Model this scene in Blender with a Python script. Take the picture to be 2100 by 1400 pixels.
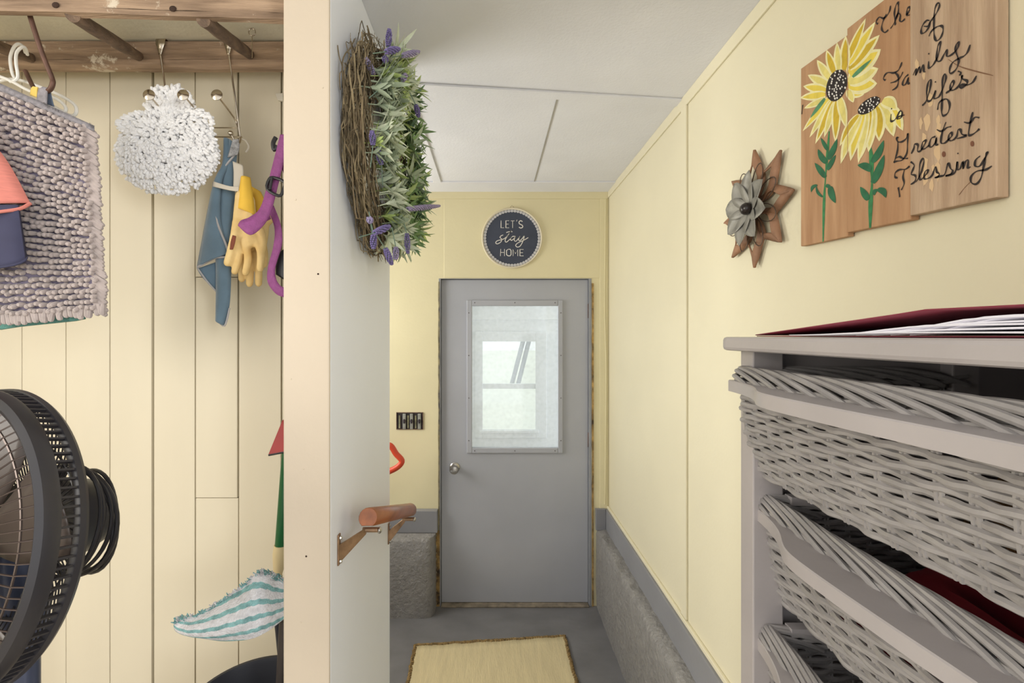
import bpy, math, random
from mathutils import Vector, Matrix
R_ = random.Random(7)
scene = bpy.context.scene
for o in list(bpy.data.objects): bpy.data.objects.remove(o, do_unlink=True)
COL = scene.collection
PI = math.pi
# ---------------------------------------------------------------- camera, world, light, exposure
F, U0, V0, CZ = 933.0, 1009.0, 688.0, 1.25          # focal length in px, vanishing point, eye height
cam_d = bpy.data.cameras.new('camera'); cam = bpy.data.objects.new('camera', cam_d); COL.objects.link(cam)
cam.location = (0, 0, CZ); cam.rotation_euler = (PI/2, 0, 0)
cam_d.sensor_width = 36; cam_d.lens = F/2100*36
cam_d.shift_x = (1050-U0)/2100; cam_d.shift_y = -(700-V0)/2100
cam_d.clip_start = 0.02; cam_d.clip_end = 200
scene.camera = cam
w = bpy.data.worlds.new('sky'); scene.world = w; w.use_nodes = True
w.node_tree.nodes['Background'].inputs[0].default_value = (0.97, 0.98, 1.0, 1)
w.node_tree.nodes['Background'].inputs[1].default_value = 1.45
def area(name, loc, target, sx, sy, power, col):
    d = bpy.data.lights.new(name, 'AREA'); d.shape = 'RECTANGLE'; d.size = sx; d.size_y = sy
    d.energy = power; d.color = col
    o = bpy.data.objects.new(name, d); COL.objects.link(o); o.location = loc
    o.rotation_euler = (Vector(target)-Vector(loc)).to_track_quat('-Z', 'Y').to_euler()
    return o
area('side_window_daylight', (-2.38, -.5, 1.55), (.4, .75, 1.05), 1.0, 1.1, 29, (1.0, 0.95, 0.87))
area('landing_window_daylight', (-1.75, 2.2, 1.25), (.7, 2.15, 1.0), 1.0, 1.1, 34, (1.0, 0.98, 0.94))
area('room_window_daylight', (1.7, -1.3, 1.5), (-.35, 1.3, 1.1), 1.0, 1.3, 74, (0.92, 0.96, 1.0))
scene.view_settings.view_transform = 'Standard'; scene.view_settings.look = 'None'
scene.view_settings.exposure = 0.1; scene.view_settings.gamma = 1.0
scene.view_settings.use_curve_mapping = False
# ---------------------------------------------------------------- helpers
def P(u, v, y): return Vector(((u-U0)*y/F, y, CZ-(v-V0)*y/F))
def PX(u, v, x): y = x*F/(u-U0); return Vector((x, y, CZ-(v-V0)*y/F))
def lin(c):
    c = c/255.0
    return c/12.92 if c <= .04045 else ((c+.055)/1.055)**2.4
def rgb(r, g, b): return (lin(r), lin(g), lin(b), 1)
MATS = {}
def mat(name, col, rough=.6, metal=0, var=.08, vscale=6, bump=0, bscale=60, col2=None, stretch=(1, 1, 1), spec=.5, sheen=0, detail=4, ramp=None, bdetail=3, splash=None):
    if name in MATS: return MATS[name]
    m = bpy.data.materials.new(name); m.use_nodes = True; MATS[name] = m
    nt = m.node_tree; N = nt.nodes; L = nt.links; b = N['Principled BSDF']
    b.inputs['Roughness'].default_value = rough; b.inputs['Metallic'].default_value = metal
    b.inputs['Specular IOR Level'].default_value = spec
    if sheen: b.inputs['Sheen Weight'].default_value = sheen
    tc = N.new('ShaderNodeTexCoord'); mp = N.new('ShaderNodeMapping'); mp.inputs['Scale'].default_value = stretch
    L.new(tc.outputs['Object'], mp.inputs['Vector'])
    nz = N.new('ShaderNodeTexNoise'); nz.inputs['Scale'].default_value = vscale; nz.inputs['Detail'].default_value = detail
    L.new(mp.outputs[0], nz.inputs['Vector'])
    rp = N.new('ShaderNodeValToRGB')
    c2 = col2 if col2 else tuple(max(0, x*(1-var*2)) for x in col[:3])+(1,)
    lo, hi = ramp if ramp else (.3, .7)
    rp.color_ramp.elements[0].position = lo; rp.color_ramp.elements[1].position = hi
    rp.color_ramp.elements[0].color = c2; rp.color_ramp.elements[1].color = col
    L.new(nz.outputs['Fac'], rp.inputs[0]); L.new(rp.outputs[0], b.inputs['Base Color'])
    if splash:                                                # spatters of another colour
        n3 = N.new('ShaderNodeTexNoise'); n3.inputs['Scale'].default_value = splash[1]; n3.inputs['Detail'].default_value = 6; n3.inputs['Roughness'].default_value = .7
        L.new(tc.outputs['Object'], n3.inputs['Vector'])
        r3 = N.new('ShaderNodeMapRange'); r3.inputs[1].default_value = splash[2]; r3.inputs[2].default_value = splash[2]+.05; L.new(n3.outputs['Fac'], r3.inputs[0])
        mx = N.new('ShaderNodeMix'); mx.data_type = 'RGBA'; L.new(r3.outputs[0], mx.inputs['Factor']); L.new(rp.outputs[0], mx.inputs['A']); mx.inputs['B'].default_value = splash[0]
        L.new(mx.outputs['Result'], b.inputs['Base Color'])
    if bump:
        n2 = N.new('ShaderNodeTexNoise'); n2.inputs['Scale'].default_value = bscale; n2.inputs['Detail'].default_value = bdetail
        L.new(mp.outputs[0], n2.inputs['Vector'])
        bp = N.new('ShaderNodeBump'); bp.inputs['Strength'].default_value = bump; bp.inputs['Distance'].default_value = .01
        L.new(n2.outputs['Fac'], bp.inputs['Height']); L.new(bp.outputs[0], b.inputs['Normal'])
    return m
def frame(d):
    d = d.normalized(); a = Vector((0, 0, 1)) if abs(d.z) < .9 else Vector((1, 0, 0))
    n = d.cross(a).normalized(); return n, d.cross(n).normalized()
def smooth(pts, k=4, closed=False):
    pts = [Vector(p) for p in pts]; n = len(pts); out = []
    if n < 3: return pts
    rng = range(n if closed else n-1)
    for i in rng:
        if closed: p0, p1, p2, p3 = pts[i-1], pts[i], pts[(i+1) % n], pts[(i+2) % n]
        else: p0, p1, p2, p3 = pts[max(i-1, 0)], pts[i], pts[i+1], pts[min(i+2, n-1)]
        for j in range(k):
            t = j/k
            out.append(.5*((2*p1)+(p2-p0)*t+(2*p0-5*p1+4*p2-p3)*t*t+(3*p1-p0-3*p2+p3)*t**3))
    if not closed: out.append(pts[-1])
    return out
class MB:
    def __init__(s): s.v = []; s.f = []; s.m = []; s.cur = 0
    def add(s, vs, fs):
        b = len(s.v); s.v += [Vector(p) for p in vs]
        for f in fs: s.f.append([b+i for i in f]); s.m.append(s.cur)
        return s
    def box(s, a, b):
        x0, x1 = sorted((a[0], b[0])); y0, y1 = sorted((a[1], b[1])); z0, z1 = sorted((a[2], b[2]))
        return s.add([(x0, y0, z0), (x1, y0, z0), (x1, y1, z0), (x0, y1, z0), (x0, y0, z1), (x1, y0, z1), (x1, y1, z1), (x0, y1, z1)],
                     [(3, 2, 1, 0), (4, 5, 6, 7), (0, 1, 5, 4), (1, 2, 6, 5), (2, 3, 7, 6), (3, 0, 4, 7)])
    def tube(s, pts, r, n=8, closed=False, flat=1.0):
        pts = [Vector(p) for p in pts]; k = len(pts); vs = []; fs = []
        nn = None
        for i, p in enumerate(pts):
            if closed: d = pts[(i+1) % k]-pts[i-1]
            else: d = pts[min(i+1, k-1)]-pts[max(i-1, 0)]
            if d.length < 1e-9: d = Vector((0, 0, 1))
            d.normalize()
            if nn is None: nn, _ = frame(d)
            nn = (nn-d*nn.dot(d))
            nn = nn.normalized() if nn.length > 1e-6 else frame(d)[0]
            bb = d.cross(nn); rr = r[i] if isinstance(r, (list, tuple)) else r
            for j in range(n):
                a = 2*PI*j/n; vs.append(p+nn*math.cos(a)*rr+bb*math.sin(a)*rr*flat)
        for i in range(k if closed else k-1):
            for j in range(n):
                a = i*n+j; b_ = i*n+(j+1) % n; c = ((i+1) % k)*n
                fs.append((a, b_, c+(j+1) % n, c+j))
        if not closed: fs.append(tuple(range(n-1, -1, -1))); fs.append(tuple((k-1)*n+j for j in range(n)))
        return s.add(vs, fs)
    def capsule(s, a, b, r0, r1=None, n=8, rings=3):
        a = Vector(a); b = Vector(b); r1 = r0 if r1 is None else r1; d = (b-a)
        if d.length < 1e-6: d = Vector((0, 0, 1e-4))
        d = d.normalized(); pts = []; rr = []
        for i in range(rings+1):
            t = PI/2*(1-i/rings); pts.append(a-d*math.sin(t)*r0); rr.append(max(math.cos(t)*r0, 1e-5))
        for i in range(rings+1):
            t = PI/2*i/rings; pts.append(b+d*math.sin(t)*r1); rr.append(max(math.cos(t)*r1, 1e-5))
        return s.tube(pts, rr, n)
    def lathe(s, prof, o, axis, n=24, closed=False):
        o = Vector(o); ax = Vector(axis).normalized(); e1, e2 = frame(ax); vs = []; fs = []; k = len(prof)
        for r, h in prof:
            for j in range(n):
                a = 2*PI*j/n; vs.append(o+ax*h+(e1*math.cos(a)+e2*math.sin(a))*r)
        for i in range(k if closed else k-1):
            for j in range(n):
                c = ((i+1) % k)*n; fs.append((i*n+j, i*n+(j+1) % n, c+(j+1) % n, c+j))
        if not closed:
            if prof[0][0] > 1e-6: fs.append(tuple(range(n-1, -1, -1)))
            if prof[-1][0] > 1e-6: fs.append(tuple((k-1)*n+j for j in range(n)))
        return s.add(vs, fs)
    def prism(s, poly, off):
        poly = [Vector(p) for p in poly]; off = Vector(off); n = len(poly)
        return s.add(poly+[p+off for p in poly], [tuple(range(n-1, -1, -1)), tuple(range(n, 2*n))]+[(i, (i+1) % n, n+(i+1) % n, n+i) for i in range(n)])
    def grid(s, rows):
        nr, nc = len(rows), len(rows[0]); vs = [p for r in rows for p in r]
        return s.add(vs, [(i*nc+j, i*nc+j+1, (i+1)*nc+j+1, (i+1)*nc+j) for i in range(nr-1) for j in range(nc-1)])
    def ball(s, c, r, n=10, m=6, sc=(1, 1, 1)):
        c = Vector(c); vs = []; fs = []
        for i in range(m+1):
            t = PI*i/m
            for j in range(n):
                a = 2*PI*j/n; vs.append(c+Vector((math.sin(t)*math.cos(a)*r*sc[0], math.sin(t)*math.sin(a)*r*sc[1], math.cos(t)*r*sc[2])))
        for i in range(m):
            for j in range(n): fs.append((i*n+j, (i+1)*n+j, (i+1)*n+(j+1) % n, i*n+(j+1) % n))
        return s.add(vs, fs)
    def ribbon(s, pts, wdirs, wd):            # flat band along pts; wdirs one vector or a list
        rows = []
        for i, p in enumerate(pts):
            d = wdirs[i] if isinstance(wdirs, list) else wdirs
            ww = wd[i] if isinstance(wd, list) else wd
            d = Vector(d).normalized(); rows.append([Vector(p)-d*ww/2, Vector(p)+d*ww/2])
        return s.grid(rows)
def wloc(o):
    l = Vector((0, 0, 0))
    while o: l = l+Vector(o.location); o = o.parent
    return l
def mk(mb, name, m, parent=None, base=None, sm=True, bevel=0, solid=0, angle=40, subsurf=0, remesh=0):
    me = bpy.data.meshes.new(name)
    if parent is not None: org = wloc(parent)
    elif base is not None: org = Vector(base)
    else:
        xs = [p.x for p in mb.v]; ys = [p.y for p in mb.v]; zs = [p.z for p in mb.v]
        org = Vector(((min(xs)+max(xs))/2, (min(ys)+max(ys))/2, min(zs)))
    me.from_pydata([tuple(p-org) for p in mb.v], [], mb.f)
    ms = m if isinstance(m, (list, tuple)) else [m]
    for x in ms: me.materials.append(x)
    if len(ms) > 1: me.polygons.foreach_set('material_index', mb.m)
    me.update()
    if sm:
        me.polygons.foreach_set('use_smooth', [True]*len(me.polygons))
        me.set_sharp_from_angle(angle=math.radians(angle))
    o = bpy.data.objects.new(name, me); COL.objects.link(o)
    if parent is not None: o.parent = parent
    else: o.location = org
    if remesh:
        md = o.modifiers.new('fuse', 'REMESH'); md.mode = 'VOXEL'; md.voxel_size = remesh; md.use_smooth_shade = True
        ms_ = o.modifiers.new('relax', 'SMOOTH'); ms_.iterations = 4; ms_.factor = .5
    if subsurf: md = o.modifiers.new('sub', 'SUBSURF'); md.levels = subsurf; md.render_levels = subsurf
    if solid: md = o.modifiers.new('thick', 'SOLIDIFY'); md.thickness = solid; md.offset = 0
    if bevel: md = o.modifiers.new('bevel', 'BEVEL'); md.width = bevel; md.segments = 2; md.limit_method = 'ANGLE'
    return o
def tag(o, label, cat, group=None):
    o['label'] = label; o['category'] = cat
    if group: o['group'] = group
    return o
def thing(name, label, cat, loc, group=None):
    o = bpy.data.objects.new(name, None); COL.objects.link(o); o.location = loc; o.empty_display_size = .05
    return tag(o, label, cat, group)
def struct(name, mb, m, parent=None, **k):
    o = mk(mb, name, m, parent, base=None if parent else (0, 0, 0), **k)
    if parent is None: o['kind'] = 'structure'
    return o
def box(a, b): return MB().box(a, b)
# ---------------------------------------------------------------- materials
M_board = mat('painted_boards', rgb(226, 215, 190), .55, var=.05, vscale=3, bump=.04, bscale=30, stretch=(1, 1, .15))
M_yell = mat('yellow_wall_paint', rgb(226, 218, 189), .5, var=.025, vscale=2.5, bump=.05, bscale=90)
M_yell2 = mat('yellow_back_wall_paint', rgb(228, 218, 178), .55, var=.03, vscale=3, bump=.06, bscale=60)
M_white = mat('daylit_partition_paint', rgb(240, 243, 249), .5, var=.02, vscale=2, bump=.04, bscale=70)  # whitened and blued: cool daylight on the partition face put into the colour
M_cream = mat('cream_post_paint', rgb(208, 193, 171), .55, var=.03, vscale=4, bump=.05, bscale=80)
M_ceil = mat('ceiling_paint', rgb(230, 231, 236), .8, var=.03, vscale=4, bump=.15, bscale=120)
M_cceil = mat('closet_ceiling_paint', rgb(222, 215, 192), .8, var=.06, vscale=5, bump=.15, bscale=60)
M_grey = mat('grey_trim_paint', rgb(140, 140, 143), .45, var=.06, vscale=5, bump=.06, bscale=40)
M_conc = mat('grey_painted_concrete', rgb(146, 143, 139), .42, var=.12, vscale=22, bump=1.0, bscale=55, bdetail=8)
M_floor = mat('grey_floor_paint', rgb(124, 123, 124), .42, var=.12, vscale=5, bump=.1, bscale=20, stretch=(1, 1.6, 1))
M_dark = mat('dark_gap', rgb(58, 38, 26), .9, var=.2)
M_ufloor = mat('upper_floor_boards', rgb(190, 178, 160), .5, var=.1)
# ---------------------------------------------------------------- structure
ZC, ZL, YB, XR, XP = CZ+.905, CZ-1.69, 2.845, .73, -.35     # ceiling, landing floor, door wall, right wall, partition face
YC = 1.52                                                   # closet back wall
struct('floor', box((-2.3, -2.6, -.05), (XR+1.5, .99, 0)), M_ufloor, sm=False)
struct('floor_closet', box((-2.3, .99, -.05), (-.448, YC+.03, 0)), M_ufloor, sm=False)
struct('floor_landing', box((-1.6, 1.0, ZL-.1), (XR, YB+.1, ZL)), M_floor, sm=False)
struct('floor_step', box((XP, .99, ZL), (XR, 1.27, -.22)), M_floor, sm=False)
struct('wall_right', box((XR, -.35, ZL), (XR+.1, YB+.1, ZC)), M_yell, sm=False)
struct('wall_left', MB().box((-2.4, -2.6, 0), (-2.3, -1.1, ZC)).box((-2.4, .1, 0), (-2.3, YC+.1, ZC)).box((-2.4, -1.1, 0), (-2.3, .1, .95)).box((-2.4, -1.1, 2.1), (-2.3, .1, ZC)), M_yell, sm=False)
pw = struct('wall_partition', box((-.448, .985, ZL), (XP, 1.56, ZC)), M_white, sm=False, bevel=.004)
struct('trim_1', box((-.449, .978, ZL), (XP+.0005, .986, ZC)), M_cream, sm=False, bevel=.003)
for k in range(9):
    pz = .25+k*.19+R_.uniform(-.05, .05); px = -.4+R_.uniform(-.04, .04)
    mk(MB().lathe([(.0022, 0), (.0018, .0008), (0, .001)], (px, .978, pz), (0, -1, 0), 8), 'nail_head', M_cream if k % 3 else M_dark, bpy.data.objects['trim_1'])
# door wall with its opening
DX0, DX1, DZ1 = -.333, .622, CZ+.357                          # rough opening
mb = MB().box((-1.6, YB, ZL), (DX0, YB+.1, ZC)).box((DX1, YB, ZL), (XR, YB+.1, ZC)).box((DX0, YB, DZ1), (DX1, YB+.1, ZC))
struct('wall_back', mb, M_yell2, sm=False)
mb = MB().box((-1.7, 1.56, ZL), (-1.6, 1.7, ZC)).box((-1.7, 2.7, ZL), (-1.6, YB+.1, ZC)).box((-1.7, 1.7, ZL), (-1.6, 2.7, .7)).box((-1.7, 1.7, 1.8), (-1.6, 2.7, ZC))
struct('wall_landing', mb, M_yell2, sm=False)
struct('window_2', MB().box((-1.66, 1.7, .7), (-1.62, 1.74, 1.8)).box((-1.66, 2.66, .7), (-1.62, 2.7, 1.8)).box((-1.66, 1.74, .7), (-1.62, 2.66, .74)).box((-1.66, 1.74, 1.76), (-1.62, 2.66, 1.8)), M_white, sm=False)
# ceiling and its battens
struct('ceiling', box((-2.4, -1.0, ZC), (XR+.1, YB+.1, ZC+.08)), M_ceil, sm=False)
struct('ceiling_closet', box((-2.3, .99, ZC-.006), (-.449, YC, ZC)), M_cceil, sm=False)
T = 2
def trim(mb, m, **k):
    global T
    o = struct('trim_%d' % T, mb, m, **k); T += 1; return o
bz = ZC-.008
trim(MB().prism([(-.5, 1.60, bz), (XR, 1.735, bz), (XR, 1.785, bz), (-.5, 1.65, bz)], (0, 0, .008)), M_ceil, sm=False, bevel=.002)
trim(box((-.345, 1.655, bz), (-.298, 2.664, ZC)), M_ceil, sm=False, bevel=.002)
trim(box((-1.6, 2.664, bz), (XR, YB, ZC)), M_ceil, sm=False, bevel=.002)
trim(box((.246, 1.74, ZC-.0025), (.252, 2.664, ZC)), mat('seam', rgb(170, 166, 156), .8), sm=False)
# right wall trims
trim(box((XR-.007, -.35, ZC-.045), (XR, YB, ZC)), M_yell, sm=False, bevel=.002)
trim(box((XR-.008, 1.694, CZ-1.06), (XR, 1.742, ZC-.045)), M_yell, sm=False, bevel=.002)
trim(box((XR-.012, .99, CZ-1.08), (XR, YB, CZ-1.062)), M_yell, sm=False, bevel=.003)
# back wall trims
trim(box((-1.6, YB-.006, ZC-.05), (XR-.007, YB, ZC)), M_yell2, sm=False, bevel=.002)
trim(box((.672, YB-.006, CZ-1.08), (.722, YB, ZC-.05)), M_yell2, sm=False, bevel=.002)
trim(box((-.3, YB-.004, DZ1+.004), (.672, YB, ZC-.05)), M_yell2, sm=False, bevel=.002)
# foundation: concrete ledges with grey boards above
ZG0, ZG1 = CZ-1.215, CZ-1.08
def rough_prof(n, amp): return [R_.uniform(-amp, amp) for _ in range(n)]
def concrete_right():
    rows = []; n = 40; ys = [1.27+(YB-1.27)*i/n for i in range(n+1)]
    for (x, z, a) in ((.652, ZL, .002), (.65, ZL+.16, .003), (.652, ZL+.33, .003), (.653, ZG0-.02, .004), (.664, ZG0+.004, .010), (.695, ZG0+.012, .006), (XR, ZG0+.012, 0)):
        rows.append([Vector((x+R_.uniform(-a, a), y, z+R_.uniform(-a, a)*(0 if z == ZL else 1))) for y in ys])
    return MB().grid(rows)
struct('wall_foundation_right', concrete_right(), M_conc, angle=60)
def concrete_left():
    prof = []                                        # plan outline of its face, ends rounded into the door reveal
    for i in range(12): prof.append((-1.6+i*(1.6-.40)/11, 2.72))
    for a in range(1, 7): t = a/6*PI/2; prof.append((-.40+.05*math.sin(t), 2.77-.05*math.cos(t)))
    prof.append((-.348, 2.86)); rows = []
    for z, a in ((ZL, .002), (ZL+.1, .003), (ZL+.2, .003), (ZL+.3, .003), (ZG0-.02, .004), (ZG0-.002, .003)):
        rows.append([Vector((x+R_.uniform(-a, a), y+R_.uniform(-a, a)+(.01 if z > ZG0-.01 else 0), z)) for x, y in prof])
    rows.append([Vector((x, YB+.02, ZG0)) for x, y in prof])
    return MB().grid(rows)
struct('wall_foundation_left', concrete_left(), M_conc, angle=60)
struct('baseboard_right', box((.708, 1.0, ZG0+.006), (XR, YB, ZG1)), M_grey, sm=False, bevel=.003)
struct('baseboard_back', box((-1.6, 2.80, ZG0), (-.337, YB, ZG1)), M_grey, sm=False, bevel=.003)
struct('baseboard_corner', box((.645, YB-.022, ZG0+.006), (.708, YB, ZG1+.004)), M_grey, sm=False, bevel=.003)
# closet back wall: dark backing, each painted board a piece of it
cw = struct('wall_closet', box((-2.3, YC+.019, 0), (-.448, YC+.04, ZC)), M_dark, sm=False)
seams = [(-2.3, 0)]
def sx(u): return (u-U0)*YC/F
us = [-400, -310, -220, -132, -44, 45, 135, 225, 313, 400, 488, 577, 665]
gap = {313: .0085, 488: .006, 577: .006, 400: .0042, 225: .0028}
for i in range(len(us)-1):
    x0 = sx(us[i])+gap.get(us[i], .0016)/2; x1 = sx(us[i+1])-gap.get(us[i+1], .0016)/2
    cuts = [0, ZC-.006]
    if us[i] == 400: cuts = [0, P(0, 1021, YC).z, P(0, 568, YC).z, ZC-.006]
    for a, b in zip(cuts, cuts[1:]):
        dy = R_.uniform(-.001, .001); x1_ = x1
        if us[i] == 400 and a == 0: x1_ = x1+.003
        mk(box((x0, YC+dy, a+.001), (min(x1_, -.4485), YC+.018, b-.001)), 'board', M_board, cw, sm=False, bevel=.0012)
# ---------------------------------------------------------------- door, porch and what lies behind
M_door = mat('grey_door_paint', rgb(174, 176, 182), .42, var=.04, vscale=3, bump=.03, bscale=150)
M_doorfr = mat('grey_jamb_paint', rgb(150, 152, 156), .5, var=.08, vscale=9, bump=.1, bscale=60)
M_steel = mat('brushed_steel', rgb(190, 186, 178), .3, 1, var=.1, vscale=20)
M_foam = mat('crumbling_foam', rgb(196, 160, 96), .9, var=.35, vscale=22, bump=.6, bscale=70, col2=rgb(70, 58, 45))
M_rust = mat('rusty_metal', rgb(128, 100, 84), .6, .4, var=.3, vscale=30)
M_porch = mat('white_porch_paint', rgb(244, 247, 248), .6, var=.04)
def glass_mat(name, haze, tint):
    m = bpy.data.materials.new(name); m.use_nodes = True; N = m.node_tree.nodes; L = m.node_tree.links
    for n in list(N): N.remove(n)
    out = N.new('ShaderNodeOutputMaterial'); tr = N.new('ShaderNodeBsdfTransparent'); gl = N.new('ShaderNodeBsdfGlossy'); df = N.new('ShaderNodeBsdfDiffuse'); tl = N.new('ShaderNodeBsdfTranslucent')
    gl.inputs['Roughness'].default_value = .05; df.inputs[0].default_value = (.85, .88, .88, 1); tl.inputs[0].default_value = (.9, .93, .93, 1); tr.inputs[0].default_value = tint
    a = N.new('ShaderNodeAddShader'); mixd = N.new('ShaderNodeMixShader'); mixd.inputs[0].default_value = .5
    L.new(df.outputs[0], mixd.inputs[1]); L.new(tl.outputs[0], mixd.inputs[2])
    tc = N.new('ShaderNodeTexCoord'); nz = N.new('ShaderNodeTexNoise'); nz.inputs['Scale'].default_value = 45; nz.inputs['Detail'].default_value = 8
    L.new(tc.outputs['Object'], nz.inputs['Vector'])
    rp = N.new('ShaderNodeMapRange'); rp.inputs[1].default_value = .3; rp.inputs[2].default_value = .75; rp.inputs[3].default_value = haze*.85; rp.inputs[4].default_value = haze*1.2
    L.new(nz.outputs['Fac'], rp.inputs[0])
    m1 = N.new('ShaderNodeMixShader'); L.new(rp.outputs[0], m1.inputs[0]); L.new(tr.outputs[0], m1.inputs[1]); L.new(mixd.outputs[0], m1.inputs[2])
    m2 = N.new('ShaderNodeMixShader'); m2.inputs[0].default_value = .05; L.new(m1.outputs[0], m2.inputs[1]); L.new(gl.outputs[0], m2.inputs[2])
    L.new(m2.outputs[0], out.inputs[0]); return m
M_glass = glass_mat('hazy_glass', .22, (.97, .99, .99, 1)); M_glass2 = glass_mat('clear_glass', .06, (.98, 1, .99, 1))  # door pane: dust plus a white haze strengthened to brighten it
def B(u, v, y=YB): return P(u, v, y)
door = bpy.data.objects.new('door_1', None); COL.objects.link(door); door.location = (.14, YB, ZL); door['kind'] = 'structure'
x0, x1, z0, z1 = B(905, 0).x, B(1207, 0).x, B(0, 1238).z, B(0, 573).z
gx0, gx1, gz0, gz1 = B(966, 0).x, B(1147, 0).x, B(0, 921).z, B(0, 625).z
yd = YB+.02
mb = MB().box((x0, yd, z0), (gx0, yd+.04, z1)).box((gx1, yd, z0), (x1, yd+.04, z1)).box((gx0, yd, z0), (gx1, yd+.04, gz0)).box((gx0, yd, gz1), (gx1, yd+.04, z1))
mk(mb, 'door_leaf', M_door, door, sm=False)
fx0, fx1, fz0, fz1 = B(957, 0).x, B(1155, 0).x, B(0, 930).z, B(0, 615).z
def ring(a0, a1, c0, c1, b0, b1, d0, d1, y0, y1):
    return MB().box((a0, y0, c0), (b0, y1, c1)).box((b1, y0, c0), (a1, y1, c1)).box((b0, y0, c0), (b1, y1, d0)).box((b0, y0, d1), (b1, y1, c1))
lf = mk(ring(fx0, fx1, fz0, fz1, gx0+.006, gx1-.006, gz0+.006, gz1-.006, yd-.012, yd+.001), 'window_surround', M_door, door, sm=False, bevel=.004)
for i in range(3):
    for zz in (fz0+.016, fz1-.016): mk(MB().ball((fx0+.05+(fx1-fx0-.1)*i/2, yd-.0125, zz), .003, 8, 4), 'screw', M_dark, lf)
for i in range(4):
    for xx in (fx0+.013, fx1-.013): mk(MB().ball((xx, yd-.0125, fz0+.08+(fz1-fz0-.16)*i/3), .003, 8, 4), 'screw', M_dark, lf)
mk(box((gx0+.004, yd+.015, gz0+.004), (gx1-.004, yd+.02, gz1-.004)), 'pane', M_glass, door, sm=False)
kc = B(932, 960)
mk(MB().lathe([(.032, 0), (.032, .004), (.026, .01), (.012, .012), (.012, .03), (.02, .035), (.0275, .045), (.028, .055), (.022, .066), (.01, .069), (.0, .069)], (kc.x, yd, kc.z), (0, -1, 0), 28), 'door_knob', M_steel, door)
for v in (637, 903):
    c = B(1208, v); hb = mk(box((c.x-.004, yd-.004, c.z-.045), (c.x+.012, yd+.012, c.z+.045)), 'hinge', M_rust, door, sm=False, bevel=.001)
    mk(MB().tube([(c.x+.004, yd-.006, c.z-.048), (c.x+.004, yd-.006, c.z+.048)], .005, 10), 'hinge_pin', M_rust, hb)
# jamb
dj = MB().box((DX0, YB-.003, ZL), (x0-.003, YB+.09, DZ1)).box((x1+.003, YB-.003, ZL), (DX1, YB+.09, DZ1)).box((x0-.003, YB-.003, z1+.004), (x1+.003, YB+.09, DZ1))
struct('trim_20', dj, M_doorfr, sm=False, bevel=.002)
struct('trim_21', box((x0, YB-.02, ZL), (x1, YB+.09, z0-.003)), mat('worn_sill', rgb(150, 138, 120), .8, var=.25, vscale=25, bump=.3), sm=False, bevel=.003)
def foam(xc, z0_, z1_, wid):
    pts = []; n = 40
    L_ = []; R2 = []
    for i in range(n+1):
        z = z0_+(z1_-z0_)*i/n
        L_.append(Vector((xc-wid*R_.uniform(.5, 1.0), YB-.002-R_.uniform(0, .006), z))); R2.append(Vector((xc+.004, YB-.004-R_.uniform(0, .003), z)))
    back = [Vector((p.x, YB+.005, p.z)) for p in L_]
    return MB().grid([back, L_, R2])
trim(foam(DX0+.003, ZL, ZG0, .026), M_foam); trim(foam(DX0+.002, ZG0, DZ1-.02, .006), mat('torn_edge', rgb(150, 138, 100), .9, var=.3, vscale=30, col2=rgb(80, 75, 70)))
trim(foam(DX1+.009, ZL+.0, DZ1-.03, .009), M_foam)
# porch
YPW = 4.5
a = P(985, 690, YPW); b = P(1110, 885, YPW); oa = P(990, 700, YPW); ob = P(1098, 880, YPW)
mb = MB().box((-1.6, YPW, ZL-.2), (oa.x-.02, YPW+.1, 2.6)).box((ob.x+.02, YPW, ZL-.2), (1.6, YPW+.1, 2.6)).box((oa.x-.02, YPW, ZL-.2), (ob.x+.02, YPW+.1, ob.z-.02)).box((oa.x-.02, YPW, oa.z+.02), (ob.x+.02, YPW+.1, 2.6))
struct('wall_porch', mb, M_porch, sm=False)
struct('floor_porch', box((-1.6, YB+.1, ZL-.2), (1.6, YPW, ZL-.05)), M_conc, sm=False)
struct('ceiling_porch', box((-1.6, YB+.1, 1.9), (1.6, YPW, 1.98)), M_porch, sm=False)
struct('trim_22', box((-1.6, 4.40, P(0, 655, 4.4).z), (1.6, YPW, P(0, 655, 4.4).z+.4)), M_porch, sm=False, bevel=.004)
win = bpy.data.objects.new('window_1', None); COL.objects.link(win); win.location = (oa.x, YPW, ob.z); win['kind'] = 'structure'
mk(ring(a.x-.05, b.x+.05, b.z-.06, a.z+.05, oa.x, ob.x, ob.z, oa.z, YPW-.02, YPW), 'window_frame', M_porch, win, sm=False, bevel=.004)
zm1, zm0 = P(0, 787, YPW).z, P(0, 797, YPW).z
mk(box((oa.x-.02, YPW+.005, zm0), (ob.x+.02, YPW+.05, zm1)), 'meeting_rail', M_porch, win, sm=False)
mk(box((oa.x-.03, YPW-.045, ob.z-.03), (ob.x+.03, YPW, ob.z-.005)), 'window_sill', M_porch, win, sm=False, bevel=.004)
mk(box((oa.x-.015, YPW+.03, zm1), (ob.x+.015, YPW+.034, oa.z+.015)), 'pane', M_glass2, win, sm=False)
mk(box((oa.x-.015, YPW+.02, ob.z-.015), (ob.x+.015, YPW+.024, zm0)), 'pane', M_glass2, win, sm=False)
struct('ground', box((-40, YPW+.1, -.75), (40, 60, -.7)), mat('sunlit_lawn', rgb(242, 244, 230), .9, var=.06, vscale=.6), sm=False)  # near-white albedo puts the overexposed daylight into the lawn colour
sw = thing('swing_frame', 'pair of slanted grey frame legs standing on the lawn outside the porch window', 'swing frame', (.9, 14, -.7))
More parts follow.
